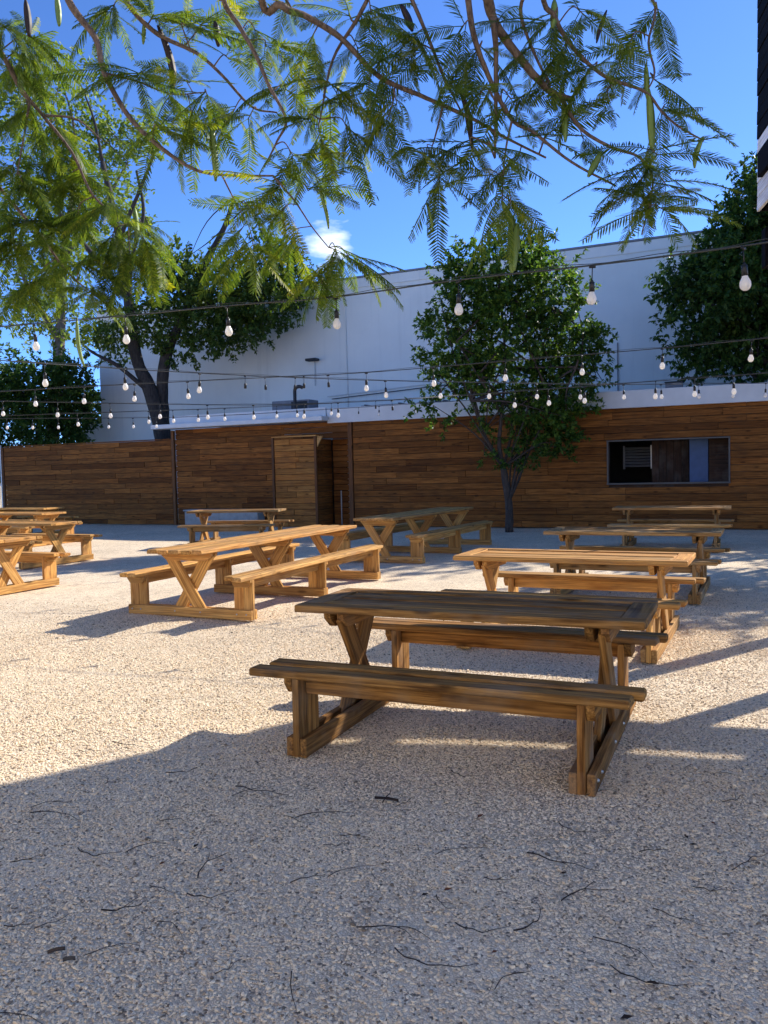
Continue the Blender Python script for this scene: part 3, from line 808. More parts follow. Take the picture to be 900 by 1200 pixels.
def C(px, py, Y, rp, rd=None, n=200, ry=None):
    """a clump of leaves: centre sighting, radius in sighting pixels (wide, high) and metres deep"""
    c = at(px, py, Y); k = Y / FPX
    rx, rz = (rp if isinstance(rp, tuple) else (rp, rp))
    return (tuple(c), (rx * k, rd if rd else (rx * k), rz * k), n)

# slender tree standing in front of the plank wall
by = 19.82
base = at(597, 622.5, by); base.z = -.03
fork = at(590, 548, by)
limbs = [([base, at(596, 590, by), fork], .105, .075),
         ([fork, at(578, 527, by), at(566, 505, by - .1), at(552, 470, by - .3)], .040, .015),
         ([fork, at(585, 520, by), at(588, 485, by), at(592, 420, by), at(585, 340, by)], .060, .018),
         ([fork, at(598, 515, by + .2), at(604, 480, by + .2), at(628, 430, by + .3), at(650, 360, by + .2)], .042, .015),
         ([at(588, 485, by), at(560, 440, by - .4), at(535, 400, by - .5)], .04, .012),
         ([at(604, 480, by + .2), at(640, 455, by - .3), at(675, 430, by - .5)], .035, .012)]
cl = [C(590, 335, by, (52, 42), 1.2, 230), C(550, 335, by, (36, 36), .9, 110), C(640, 335, by + .2, (40, 40), .9, 150), C(540, 395, by, (42, 34), 1.0, 150),
      C(598, 392, by, (60, 45), 1.4, 280), C(662, 405, by, (42, 30), .9, 150), C(537, 446, by, (34, 24), .7, 80), C(590, 448, by + .4, (60, 30), 1.1, 170),
      C(655, 455, by, (42, 34), .9, 160), C(632, 500, by, (34, 34), .7, 120), C(655, 515, by, (20, 18), .5, 40), C(612, 515, by + .3, (14, 22), .4, 26),
      C(595, 292, by, (26, 22), .5, 60), C(632, 296, by, (12, 18), .3, 24), C(545, 302, by, (14, 20), .3, 24), C(690, 402, by, (22, 11), .4, 34), C(500, 474, by, (18, 9), .3, 14), C(512, 385, by, (16, 11), .4, 20),
      C(508, 425, by, (16, 12), .4, 18), C(700, 440, by, (12, 16), .3, 16), C(672, 350, by, (20, 14), .4, 28), C(525, 350, by, (14, 12), .3, 16), C(565, 490, by, (12, 18), .3, 12), C(520, 492, by, (16, 8), .3, 12),
      C(566, 525, by, (7, 24), .2, 8), C(604, 538, by - .3, (10, 12), .3, 10), C(668, 480, by, (20, 14), .4, 26)]
cl = [(c, (r[0], r[1] * .6, r[2]), int(n * .85)) for c, r, n in cl]
make_tree('slender_tree', base, limbs, cl, M['bark_mid'], M['leaf_bright'], .115, 21, 'slender round-crowned tree with dark leaves in front of the plank wall', per=26, twigs=60, sprig=.36)

# dense dark tree above the roof on the right
by = 21.5
b0 = at(930, 560, by); b0.z = -.02
limbs = [([b0, at(925, 520, by), at(905, 430, by), at(890, 330, by)], .2, .09), ([at(905, 430, by), at(860, 390, by), at(820, 350, by)], .09, .03),
         ([at(890, 330, by), at(885, 270, by), at(900, 200, by)], .09, .03), ([at(915, 470, by), at(870, 430, by), at(830, 415, by)], .06, .02)]
cl = [C(830, 350, by, (52, 52), 1.4, 420), C(880, 330, by, (60, 65), 1.6, 520), C(880, 265, by, (38, 50), 1.2, 300), C(905, 225, by, (32, 42), 1.0, 200), C(850, 300, by, (32, 36), 1.0, 170),
      C(940, 320, by, (70, 90), 1.9, 700), C(890, 400, by, (55, 40), 1.4, 330), C(820, 405, by, (28, 26), .8, 80), C(812, 432, by, (14, 12), .4, 30), C(850, 425, by, (32, 16), .6, 70), C(790, 330, by, (18, 22), .5, 60), C(980, 250, by, (80, 80), 2.0, 600), C(960, 420, by, (60, 50), 1.6, 350), C(882, 205, by, (10, 14), .3, 20)]
make_tree('dense_tree', b0, limbs, cl, M['bark_dark'], M['leaf_dark'], .135, 22, 'dense drooping dark green tree rising behind the roof above the serving hatch', per=18, twigs=30, droop=.7, sprig=.34)

# big dark-trunked tree between the fence and the white building
by = 29.0
b0 = at(196, 566, by); b0.z = -.02
limbs = [([b0, at(192, 520, by), at(178, 462, by), at(160, 420, by), at(150, 350, by), at(140, 280, by), at(120, 190, by)], .33, .09),
         ([at(194, 525, by + .2), at(190, 470, by + .2), at(194, 420, by), at(215, 370, by), at(240, 310, by), at(262, 268, by), at(275, 230, by)], .25, .06),
         ([at(178, 462, by), at(140, 430, by - .5), at(112, 415, by - .8), at(98, 405, by - 1)], .09, .03),
         ([at(215, 370, by), at(260, 350, by), at(310, 345, by)], .10, .03), ([at(150, 350, by), at(110, 300, by), at(70, 250, by), at(50, 180, by)], .12, .04),
         ([at(140, 280, by), at(165, 220, by), at(185, 170, by)], .09, .03), ([at(150, 350, by), at(155, 300, by), at(168, 250, by), at(160, 200, by)], .10, .04),
         ([at(120, 190, by), at(110, 140, by), at(95, 100, by)], .07, .02), ([at(262, 268, by), at(272, 258, by), at(290, 240, by)], .05, .02)]
cl = [C(210, 340, by, (42, 36), 1.5, 300), C(260, 345, by, (45, 34), 1.5, 280), C(310, 350, by, (45, 36), 1.4, 300), C(335, 330, by, (28, 26), 1.0, 120), C(240, 385, by, (45, 22), 1.2, 170), C(285, 385, by, (36, 20), 1.0, 120), C(265, 405, by, (16, 12), .5, 30),
      C(170, 380, by, (45, 30), 1.3, 170), C(130, 400, by, (30, 22), 1.0, 80), C(215, 410, by, (32, 16), .8, 60), C(320, 305, by, (32, 26), 1.0, 130), C(205, 312, by, (26, 20), 1.0, 80)]
make_tree('spreading_tree', b0, limbs, cl, M['bark_dark'], M['leaf_mid'], .15, 23, 'spreading tree with thick dark forked trunk rising behind the fence', per=18, twigs=60, sprig=.38)
# pale taller tree behind it
by = 36.0
b0 = at(60, 560, by); b0.z = -.02
limbs = [([b0, at(62, 500, by), at(70, 400, by), at(75, 300, by), at(90, 200, by)], .35, .10), ([at(70, 400, by), at(30, 330, by), at(10, 260, by)], .15, .05), ([at(75, 300, by), at(120, 240, by), at(150, 190, by)], .12, .04), ([at(90, 200, by), at(85, 140, by), at(70, 90, by)], .08, .03)]
cl = [C(70, 90, by, (40, 36), 1.6, 130), C(30, 140, by, (45, 42), 1.6, 190), C(90, 150, by, (36, 32), 1.4, 130), C(135, 160, by, (32, 30), 1.3, 120), C(165, 165, by, (26, 22), 1.0, 70), C(60, 210, by, (52, 42), 1.8, 220), C(120, 225, by, (42, 36), 1.5, 160), C(20, 270, by, (45, 45), 1.6, 200), C(80, 295, by, (50, 42), 1.6, 210), C(20, 350, by, (48, 42), 1.6, 210), C(70, 375, by, (42, 30), 1.4, 140), C(150, 270, by, (32, 30), 1.2, 110), C(-30, 200, by, (50, 120), 1.8, 330), C(15, 100, by, (28, 28), 1, 70)]
make_tree('tall_tree', b0, limbs, cl, M['bark'], M['leaf_pale'], .20, 24, 'tall airy pale green tree beyond the fence', per=10, twigs=50, sprig=.45)
# clipped dark bushy tree behind the fence on the left
by = 32.5
b0 = at(45, 566, by); b0.z = -.02
limbs = [([b0, at(45, 530, by), at(47, 480, by)], .2, .1), ([at(47, 490, by), at(25, 460, by), at(10, 440, by)], .08, .03), ([at(47, 490, by), at(75, 460, by), at(85, 440, by)], .08, .03)]
cl = [C(45, 460, by, (52, 42), 1.6, 560), C(80, 450, by, (24, 34), 1.0, 200), C(10, 460, by, (36, 40), 1.4, 320), C(50, 505, by, (50, 26), 1.4, 360), C(-30, 470, by, (40, 50), 1.4, 300), C(88, 490, by, (16, 26), .7, 110), C(-10, 530, by, (50, 30), 1.4, 300), C(-60, 520, by, (50, 60), 1.4, 400), C(10, 550, by, (40, 20), 1.2, 200)]
make_tree('bushy_tree', b0, limbs, cl, M['bark_dark'], M['leaf_dark'], .17, 25, 'rounded bushy dark green tree behind the fence beside the mesh gate', per=13, twigs=20)
by = 37.0
b0 = at(110, 560, by); b0.z = -.02
limbs = [([b0, at(110, 520, by), at(108, 490, by)], .1, .05)]
cl = [C(108, 490, by, (26, 26), 1.0, 170), C(100, 515, by, (26, 18), 1.0, 120), C(118, 470, by, (14, 14), .6, 50)]
make_tree('bright_shrub', b0, limbs, cl, M['bark'], M['leaf_pale'], .2, 26, 'sunlit bright green shrub between the bushy tree and the white building', per=11, twigs=6)
# trees outside the picture on the right that throw the dappled shade over the yard
for (c, sd, lab) in (((10.5, 14.7, 5.4), 31, 'leafy shade tree standing beyond the black tower'), ((13.5, 18.0, 4.6), 32, 'leafy shade tree standing by the far end of the hatch wall')):
    b0 = Vector((c[0] + .2, c[1] + .1, -.02))
    limbs = [([b0, b0 + Vector((0, 0, 1.6)), Vector(c) + Vector((-.1, 0, -1.0)), Vector(c)], .17, .07), ([Vector(c) + Vector((-.1, 0, -1.2)), Vector(c) + Vector((-1.1, .3, .1))], .07, .03), ([Vector(c) + Vector((-.1, 0, -1.2)), Vector(c) + Vector((1.2, .3, .3))], .07, .03)]
    cl = [(tuple(Vector(c) + Vector(d)), r, n) for d, r, n in (((0, 0, .4), (1.3, 1.3, .9), 170), ((-1.4, .3, .3), (.8, .8, .5), 70), ((1.3, .2, .3), (1.1, 1.1, .8), 190), ((.2, 1.2, .1), (1, 1, .7), 150), ((-.2, -1.2, .2), (1, 1, .7), 150), ((-2.3, -.3, .3), (.5, .5, .3), 25))]
    make_tree('shade_tree', b0, limbs, cl, M['bark'], M['leaf_mid'], .17, sd, lab, 'shade trees beyond the black tower', per=11, twigs=15)

# ------------------------------------------------------------------ feathery tree overhead
def frond_mesh(seed, detail=True):
    """twice-feathered leaf: a drooping rachis along +x with close-set paired pinnae"""
    rs = np.random.RandomState(seed)
    npin = 38 if detail else 26
    curve = rs.uniform(.08, .55); side = rs.uniform(-.3, .3); fold = rs.uniform(-.15, .55); wide = rs.uniform(.13, .20)
    def pos(t): return np.array([t * (1 - .14 * t * curve), side * t * t, -curve * t * t * .75])
    V, F = [], []
    def quad(a, b2, c, d):
        i = len(V); V.extend([a, b2, c, d]); F.append((i, i + 1, i + 2, i + 3))
    for k in range(8):
        a, b2 = pos(k / 8), pos((k + 1) / 8); w = np.array([0, .008 * (1 - k / 11), 0]); h = np.array([0, 0, .008])
        quad(a - w, a + w, b2 + w * .9, b2 - w * .9); quad(a - h, a + h, b2 + h * .9, b2 - h * .9)
    for k in range(npin):
        f_ = k / (npin - 1); t = .14 + .86 * f_
        p = pos(t); tg = pos(min(t + .02, 1.02)) - pos(t - .02); tg /= np.linalg.norm(tg)
        ln = wide * (math.sin(math.pi * (.12 + .80 * f_ ** .9)) ** .6) * rs.uniform(.88, 1.08)
        for s in (-1, 1):
            if rs.rand() < .04: continue
            d = tg * rs.uniform(.5, .75) + np.array([0, s * .86, 0]) + np.array([0, 0, -fold + rs.uniform(-.18, .12)])
            d /= np.linalg.norm(d)
            nrm = np.cross(d, tg * s); nrm /= np.linalg.norm(nrm) + 1e-9; per_ = np.cross(nrm, d)
            w0 = per_ * (.0080 if detail else .0108) * rs.uniform(.85, 1.15)
            sag = np.array([0, 0, -.05 * ln])
            m_ = p + d * ln * .45; e = p + d * ln + sag
            quad(p - w0 * .5, p + w0 * .5, m_ + w0, m_ - w0); quad(m_ - w0, m_ + w0, e + w0 * .35, e - w0 * .35)
    return np.array(V), np.array(F)

def feathery_tree():
    rr = random.Random(77)
    trunk_base = Vector((-1.6, -2.4, -.03))
    root = tag(empty('feathery_tree', trunk_base), 'overhanging tree with feathery leaves and long hanging seed pods', 'tree')
    t = Tubes()
    crotch = Vector((-1.45, -2.1, 2.6))
    hubA, hubB, hubC = Vector((-2.2, 1.9, 5.0)), Vector((-.35, 1.9, 5.3)), Vector((.35, 2.4, 5.1))
    paths = []                                             # world polylines with radii
    def limb(pts, r0, r1): paths.append((catmull(pts, 6), r0, r1))
    limb([trunk_base, trunk_base + Vector((.02, .05, 1.2)), crotch], .24, .18)
    limb([crotch, Vector((-2.0, -.6, 4.1)), hubA], .13, .05)
    limb([crotch, Vector((-1.0, -.4, 4.3)), hubB], .13, .05)
    limb([crotch, Vector((-.5, -.2, 4.2)), hubC], .12, .05)
    limb([crotch, Vector((-2.6, -2.3, 4.6)), Vector((-4.0, -2.2, 5.6))], .11, .04)
    limb([crotch, Vector((-.6, -3.4, 4.6)), Vector((.6, -4.4, 5.5))], .11, .04)
    # boughs that come down into view
    limb([hubA, at(70, -60, 5.2), at(80, 0, 5.5), at(112, 45, 5.6), at(122, 85, 5.6), at(150, 135, 5.6), at(185, 170, 5.6), at(225, 197, 5.6), at(260, 205, 5.6), at(320, 206, 5.5)], .036 * .78, .009 * .7)
    limb([hubA, at(120, -50, 5.6), at(150, 5, 5.9), at(185, 40, 6.0), at(230, 62, 6.0), at(260, 88, 6.0), at(295, 125, 6.0), at(325, 132, 6.0)], .030 * .78, .008 * .7)
    limb([hubB, at(255, -60, 5.0), at(262, 0, 5.3), at(280, 30, 5.4), at(300, 65, 5.4), at(315, 100, 5.4), at(335, 140, 5.4), at(325, 165, 5.4), at(310, 195, 5.4)], .028 * .78, .007 * .7)
    limb([hubB, at(300, -40, 4.8), at(330, 6, 5.0), at(360, 20, 5.1), at(400, 45, 5.2), at(445, 90, 5.2), at(500, 115, 5.2), at(555, 140, 5.2), at(590, 160, 5.2), at(640, 185, 5.2)], .034 * .78, .009 * .7)
    limb([hubC, at(560, -70, 4.6), at(572, 0, 4.9), at(582, 30, 5.0), at(615, 75, 5.0), at(645, 107, 5.0), at(670, 117, 5.0)], .050 * .78, .026 * .7)
    limb([at(578, 20, 4.95), at(581, 60, 5.0), at(581, 120, 5.0), at(580, 185, 5.0)], .026 * .78, .010 * .7)
    limb([at(545, -30, 4.8), at(555, 40, 4.9), at(575, 95, 5.0), at(600, 140, 5.0), at(625, 155, 5.0), at(670, 190, 5.0), at(722, 218, 5.0)], .024 * .78, .008 * .7)
    limb([hubC, at(630, -50, 4.6), at(650, 20, 4.9), at(675, 60, 5.0), at(710, 90, 5.0), at(755, 107, 5.0), at(775, 130, 5.0), at(795, 148, 5.0), at(825, 165, 5.0)], .024 * .78, .007 * .7)
    limb([at(700, -40, 4.8), at(765, 0, 5.0), at(760, 50, 5.0), at(767, 85, 5.0), at(758, 108, 5.0)], .013 * .78, .007 * .7)
    limb([at(655, 112, 5.0), at(680, 150, 5.0), at(715, 172, 5.0), at(750, 185, 5.0), at(765, 215, 5.0), at(752, 275, 5.0)], .016 * .78, .006 * .7)
    limb([at(630, -30, 4.7), at(610, 10, 4.9), at(625, 60, 5.0), at(645, 100, 5.0)], .016 * .78, .010 * .7)
    limb([hubA, at(-60, -20, 6.0), at(0, 60, 6.4), at(25, 105, 6.5), at(50, 135, 6.6), at(85, 180, 6.6), at(110, 230, 6.6), at(150, 262, 6.6)], .034 * .78, .008 * .7)
    limb([at(-80, 120, 6.4), at(0, 220, 6.8), at(50, 280, 6.8), at(80, 320, 6.8), at(110, 345, 6.8)], .026 * .78, .007 * .7)
    limb([at(35, 118, 6.5), at(28, 160, 6.5), at(20, 205, 6.5)], .014 * .78, .006 * .7)
    limb([at(50, 135, 6.6), at(90, 140, 6.6), at(120, 165, 6.6)], .014 * .78, .006 * .7)
    limb([at(450, -40, 5.0), at(420, 20, 5.2), at(390, 70, 5.3), at(375, 140, 5.3)], .020 * .78, .007 * .7)
    limb([at(320, 206, 5.5), at(345, 235, 5.5), at(365, 265, 5.5), at(385, 290, 5.5)], .010 * .78, .005 * .7)
    limb([at(260, 205, 5.6), at(275, 235, 5.6), at(290, 262, 5.6)], .009 * .78, .004 * .7)
    limb([at(470, -30, 5.0), at(500, 40, 5.1), at(520, 90, 5.2), at(540, 130, 5.2)], .018 * .78, .007 * .7)
    limb([at(120, 85, 5.6), at(160, 95, 5.7), at(200, 110, 5.7), at(240, 108, 5.7)], .011 * .78, .005 * .7)
    limb([at(600, 140, 5.0), at(592, 180, 5.0), at(588, 235, 5.0)], .010 * .78, .004 * .7)
    limb([at(520, 120, 5.2), at(510, 160, 5.2), at(500, 190, 5.2)], .010 * .78, .004 * .7)
    nodes_ = []
    for pts, r0, r1 in paths:
        t.add([p - trunk_base for p in pts], r0, r1, 9 if r0 > .1 else 6, .08, rr)
        if r0 < .06: nodes_ += [(p, r1) for p in pts[len(pts) // 5:]]
    # leaf sprays: where twigs carry a handful of fronds
    spots = [(20, 60, 6.4), (30, 130, 6.6), (60, 30, 6.2), (10, 200, 6.8), (60, 190, 6.6), (100, 205, 6.6), (40, 250, 6.8), (90, 262, 6.6), (130, 240, 6.6), (20, 300, 6.9), (70, 310, 6.8), (130, 295, 6.6), (165, 265, 6.6),
             (50, 345, 6.9), (110, 335, 6.8), (10, 345, 7.0), (145, 320, 6.7), (60, 155, 6.6), (5, 15, 6.2), (130, 15, 5.7), (15, 95, 6.5), (80, 225, 6.7), (35, 215, 6.7), (60, 280, 6.8), (100, 300, 6.7), (20, 255, 6.8), (175, 290, 6.6),
             (165, 90, 5.7), (200, 120, 5.7), (235, 150, 5.6), (185, 145, 5.6), (215, 100, 5.8), (245, 120, 5.7), (240, 25, 5.9), (265, 60, 5.9), (300, 35, 5.4), (325, 60, 5.4), (345, 15, 5.1), (370, 60, 5.2), (405, 20, 5.2), (335, 105, 5.4),
             (365, 135, 5.3), (380, 170, 5.4), (350, 190, 5.5), (325, 220, 5.5), (295, 235, 5.6), (315, 260, 5.6), (285, 285, 5.6), (330, 285, 5.5), (395, 120, 5.3), (415, 150, 5.2), (440, 110, 5.2), (390, 85, 5.2), (430, 60, 5.2), (360, 215, 5.5),
             (445, 150, 5.2), (430, 15, 5.1), (470, 40, 5.1), (210, 20, 5.9), (180, 15, 5.8), (290, 150, 5.8), (265, 130, 5.9),
             (390, 290, 5.5), (410, 300, 5.5), (385, 310, 5.5), (300, 300, 5.6),
             (500, 60, 5.1), (520, 100, 5.2), (480, 165, 5.2), (505, 195, 5.2), (470, 130, 5.2), (550, 60, 4.9), (560, 110, 5.0), (540, 165, 5.2), (520, 225, 5.2), (560, 205, 5.0), (588, 232, 5.0), (600, 250, 5.0), (570, 180, 5.0), (610, 190, 5.0),
             (640, 150, 5.0), (600, 120, 5.0), (620, 55, 4.9), (660, 55, 4.9), (640, 25, 4.9), (700, 15, 4.9), (690, 85, 5.0), (720, 65, 5.0), (770, 15, 5.0), (765, 100, 5.0), (778, 128, 5.0), (770, 170, 5.0), (745, 190, 5.0), (760, 218, 5.0),
             (780, 215, 5.0), (755, 240, 5.0), (735, 215, 5.0), (780, 238, 5.0), (650, 95, 5.0), (700, 125, 5.0), (680, 160, 5.0), (530, 20, 4.9), (590, 20, 4.9)]
    fm = []
    for s in range(14):
        v, f = frond_mesh(100 + s); fm.append(np_mesh('frond', v, f, M['frond']))
    low = [frond_mesh(200 + s, False) for s in range(10)]
    sv, sf, off = [], [], 0
    count = 0
    def frond_matrix(p, d, L_, roll):
        x = d.normalized(); up = Vector((0, 0, 1))
        y = up.cross(x)
        if y.length < .1: y = Vector((1, 0, 0))
        y.normalize(); z = x.cross(y)
        m = Matrix((x, y, z)).transposed().to_4x4() @ Matrix.Rotation(roll, 4, 'X') @ Matrix.Scale(L_, 4)
        m.translation = p
        return m
    for (px, py, Y) in spots:
        c = at(px + rr.uniform(-10, 10), py + rr.uniform(-8, 8), Y + rr.uniform(-.25, .25))
        near = min(nodes_, key=lambda n: (n[0] - c).length)
        a = near[0]
        mid = (a + c) / 2 + Vector((rr.uniform(-.04, .04), rr.uniform(-.04, .04), .05))
        c = a + (c - a) * .72
        tw_ = catmull([a, mid, c], 4)
        t.add([p - trunk_base for p in tw_], min(.008, near[1]), .0035, 5, .1, rr)
        axis = (c - a).normalized() if (c - a).length > .03 else Vector((rr.uniform(-1, 1), rr.uniform(-1, 1), -.2)).normalized()
        nf = 3 if count + 3 <= 296 else 0
        for k in range(nf + (15 if px < 200 else 5)):
            an = rr.uniform(0, 6.28)
            d = Vector((math.cos(an), math.sin(an) * .9, rr.uniform(-.8, .2))) * .9 + axis * .55
            Lf = rr.choice((.2, .26, .3, .34, .38, .44, .48)) * rr.uniform(.9, 1.1)
            p = tw_[-1 - (k % 3)]
            m = frond_matrix(p - trunk_base, d, Lf, rr.uniform(-.6, .6))
            if k < nf:
                o = obj('frond', rr.choice(fm), root); o.matrix_local = m; count += 1
            else:
                v, f = rr.choice(low); mm = np.array(m)
                sv.append(v @ mm[:3, :3].T + mm[:3, 3]); sf.append(f + off); off += len(v)
    # crown above and behind the camera
    for k in range(90):
        cx, cy = rr.uniform(-4.5, 2.2), rr.uniform(-3.0, 2.0)
        z = rr.uniform(5.0, 6.4)
        an = rr.uniform(0, 6.28)
        m = frond_matrix(Vector((cx, cy, z)) - trunk_base, Vector((math.cos(an), math.sin(an), rr.uniform(-.5, .1))), rr.uniform(.35, .55), rr.uniform(-.5, .5))
        v, f = rr.choice(low); mm = np.array(m)
        sv.append(v @ mm[:3, :3].T + mm[:3, 3]); sf.append(f + off); off += len(v)
    obj('branches', t.mesh('branches', M['bark_red']), root)
    tag(obj('foliage', np_mesh('foliage', np.concatenate(sv), np.concatenate(sf), M['frond']), root), kind='stuff')
    # hanging pods
    def pod(p, L_, w, bend, yaw, mat, tilt=0.0):
        n = 9; V, F = [], []
        for i in range(n):
            s_ = i / (n - 1)
            wd = w * (math.sin(math.pi * min(max(s_ * .94 + .03, 0), 1)) ** .45) * .5
            x = bend * math.sin(s_ * 1.9) * L_; z = -L_ * s_
            th = .006 + .004 * math.sin(i * 2.3) ** 2
            for (dx, dy) in ((-wd, 0), (0, -th), (wd, 0), (0, th)): V.append((x + dx, dy, z))
        for i in range(n - 1):
            for k in range(4):
                k2 = (k + 1) % 4; F.append((i * 4 + k, i * 4 + k2, i * 4 + 4 + k2, i * 4 + 4 + k))
        F.append((3, 2, 1, 0)); F.append(tuple((n - 1) * 4 + k for k in range(4)))
        o = obj('seed_pod', py_mesh('seed_pod', V, F, mat, True), root, p - trunk_base, (0, tilt, yaw))
    PB, PG = M['pod_brown'], M['pod_green']
    for (px, py, Y, L_, w, bend, yaw, mat, tilt) in (
        (185, 30, 6.0, .46, .055, .28, .2, PB, .1), (252, 25, 5.9, .17, .05, .1, .3, PB, 0), (247, 142, 5.7, .40, .045, .05, .1, PG, 0), (169, 25, 6.0, .16, .03, .02, .2, PG, .1), (30, 0, 6.0, .25, .05, .05, .5, PB, 0), (66, -6, 6.1, .22, .045, .05, .1, PG, 0),
        (158, 244, 6.6, .26, .045, .03, .4, PG, 0), (374, 222, 5.5, .26, .025, .12, .0, PG, -.1), (90, 372, 6.8, .40, .035, -.15, .2, PG, -.25), (757, 75, 5.0, .20, .035, .02, .1, PG, 0), (760, 104, 5.0, .36, .055, .05, .2, PG, 0),
        (824, 160, 5.0, .19, .035, -.2, .1, PG, .1), (705, 178, 5.0, .18, .045, .0, .3, PG, .55), (540, 108, 5.2, .26, .04, .15, .2, PB, -.1), (545, 130, 5.2, .24, .05, .1, .8, PB, -.2), (470, 5, 5.1, .17, .045, .1, .1, PB, -.3), (711, 12, 5.0, .20, .025, -.08, .1, PB, .25), (660, 118, 5.0, .24, .045, .05, .4, PG, 0),
        (588, 235, 5.0, .30, .05, .15, .2, PG, -.2), (598, 262, 5.0, .30, .05, .02, .0, PG, 0), (606, 262, 5.0, .28, .05, -.04, .2, PG, .05), (368, 318, 5.5, .16, .03, .2, .2, PB, -.4), (500, 238, 5.2, .17, .022, .1, .1, PG, -.1), (650, 0, 4.9, .16, .05, .1, .2, PG, .2)):
        pod(at(px, py, Y), L_, w, bend, yaw, mat, tilt)
feathery_tree()

# ------------------------------------------------------------------ strings of light bulbs
def bulb_meshes():
    prof = [(.0, -.060), (.012, -.0585), (.022, -.052), (.0285, -.041), (.0305, -.030), (.029, -.018), (.0235, -.006), (.0175, .005), (.0145, .016), (.014, .022)]
    n = 14; V, F = [], []
    for r_, z in prof:
        for k in range(n):
            a = 2 * math.pi * k / n; V.append((max(r_, .0005) * math.cos(a), max(r_, .0005) * math.sin(a), z))
    for i in range(len(prof) - 1):
        for k in range(n):
            k2 = (k + 1) % n; F.append((i * n + k, i * n + k2, (i + 1) * n + k2, (i + 1) * n + k))
    bulb = py_mesh('bulb', V, F, M['bulb'], True)
    t = Tubes(); t.add([(0, 0, .012), (0, 0, .05), (0, 0, .066)], .0165, .0165, 10); t.add([(0, 0, .064), (0, 0, .078)], .012, .006, 8); t.add([(0, 0, .075), (0, 0, .148)], .0035, .0035, 5)
    t.add([(-.02, 0, .150), (.02, 0, .150)], .008, .008, 6)
    sock = t.mesh('socket', M['blackplastic'])
    return bulb, sock
BULB, SOCK = bulb_meshes()
def string_light(pts, bulbs, empties, label):
    P = catmull([at(*p) for p in pts], 10)
    ends = (P[0], P[-1])
    root = tag(empty('string_light', Vector((P[0].x, P[0].y, P[0].z))), label, 'string lights', 'strings of light bulbs over the yard')
    t = Tubes(); t.add([p - P[0] for p in P], .0046, .0046, 6); 
    t.add([p - P[0] + Vector((.004, 0, .011 + .006 * math.sin(i * .9))) for i, p in enumerate(P)], .002, .002, 5)
    obj('cable', t.mesh('cable', M['cable']), root)
    def sight(p):
        d = p - Vector((0, 0, CAM_H)); f = d.dot(_f)
        return 450 + FPX * d.dot(_rr) / f
    rr = random.Random(label)
    for px in bulbs + empties:
        i = min(range(len(P) - 1), key=lambda i: 0 if (sight(P[i]) - px) * (sight(P[i + 1]) - px) <= 0 else min(abs(sight(P[i]) - px), abs(sight(P[i + 1]) - px)) + 1)
        a, b2 = sight(P[i]), sight(P[i + 1]); k = (px - a) / (b2 - a)
        q = P[i] + (P[i + 1] - P[i]) * k - P[0]
        s = obj('socket', SOCK, root, q + Vector((0, 0, -.152)), (rr.uniform(-.06, .06), rr.uniform(-.06, .06), rr.uniform(0, 6)))
        if px in bulbs: obj('bulb', BULB, s)
        s.scale = (.87, .87, .95)
    return ends
S = []
S.append(string_light([(-70, 390, 6.9), (0, 383, 6.6), (130, 371.5, 6.2), (270, 358, 5.75), (393, 348, 5.4), (537, 328, 4.95), (693, 311, 4.45), (872, 288, 3.9), (965, 272, 3.62)],
    [41, 147, 267, 394, 537, 693, 873], [], 'string of round bulbs on a thick twin cable, running close past the black tower'))
S.append(string_light([(-70, 417, 6.9), (10, 423, 7.2), (150, 432.5, 8.1), (300, 440.5, 9), (450, 446, 10), (600, 449, 10.9), (730, 450.5, 11.5), (900, 449, 12.3), (965, 447, 12.6)],
    [52, 146, 233, 452, 516, 573, 629, 680, 731, 775, 819, 859, 897], [287, 345], 'string of bulbs falling gently away towards the hatch, with two empty sockets'))
S.append(string_light([(-70, 465, 10.8), (0, 459, 10.3), (150, 450.5, 9.9), (300, 443, 9.6), (429, 436.5, 9.2), (600, 422.5, 8.7), (776, 408, 8.2), (900, 396, 7.7), (965, 389, 7.5)],
    [41, 98, 157, 220, 429, 508, 592, 682, 776, 880], [311, 356, 385], 'string of bulbs with three empty sockets, rising towards the black tower'))
S.append(string_light([(-70, 468, 11.9), (0, 470, 11.5), (150, 473, 11.7), (300, 474.5, 11.8), (450, 469.5, 11.4), (600, 459, 10.6), (730, 449.5, 9.8), (900, 437, 8.8), (965, 431, 8.5)],
    [3, 67, 129, 187, 243, 297, 356, 396, 603, 643, 685, 768, 814, 860], [460], 'sagging string of bulbs crossing above the white roof edge'))
S.append(string_light([(-70, 491, 13.2), (0, 487.5, 13), (150, 482.5, 13.5), (300, 477, 14), (487, 467, 15.2), (565, 461, 19.0)],
    [91, 174, 203, 232, 263, 324, 348, 388], [440], 'short string of bulbs tied into the slender tree crown, the higher of two'))
S.append(string_light([(-70, 490, 16.2), (0, 490.5, 16), (125, 490, 16.5), (250, 487.5, 17), (420, 477.5, 17.8), (580, 467, 19.4)],
    [8, 38, 68, 127, 156, 183, 444, 487], [420], 'string of small bulbs nearest the plank wall, tied into the slender tree'))
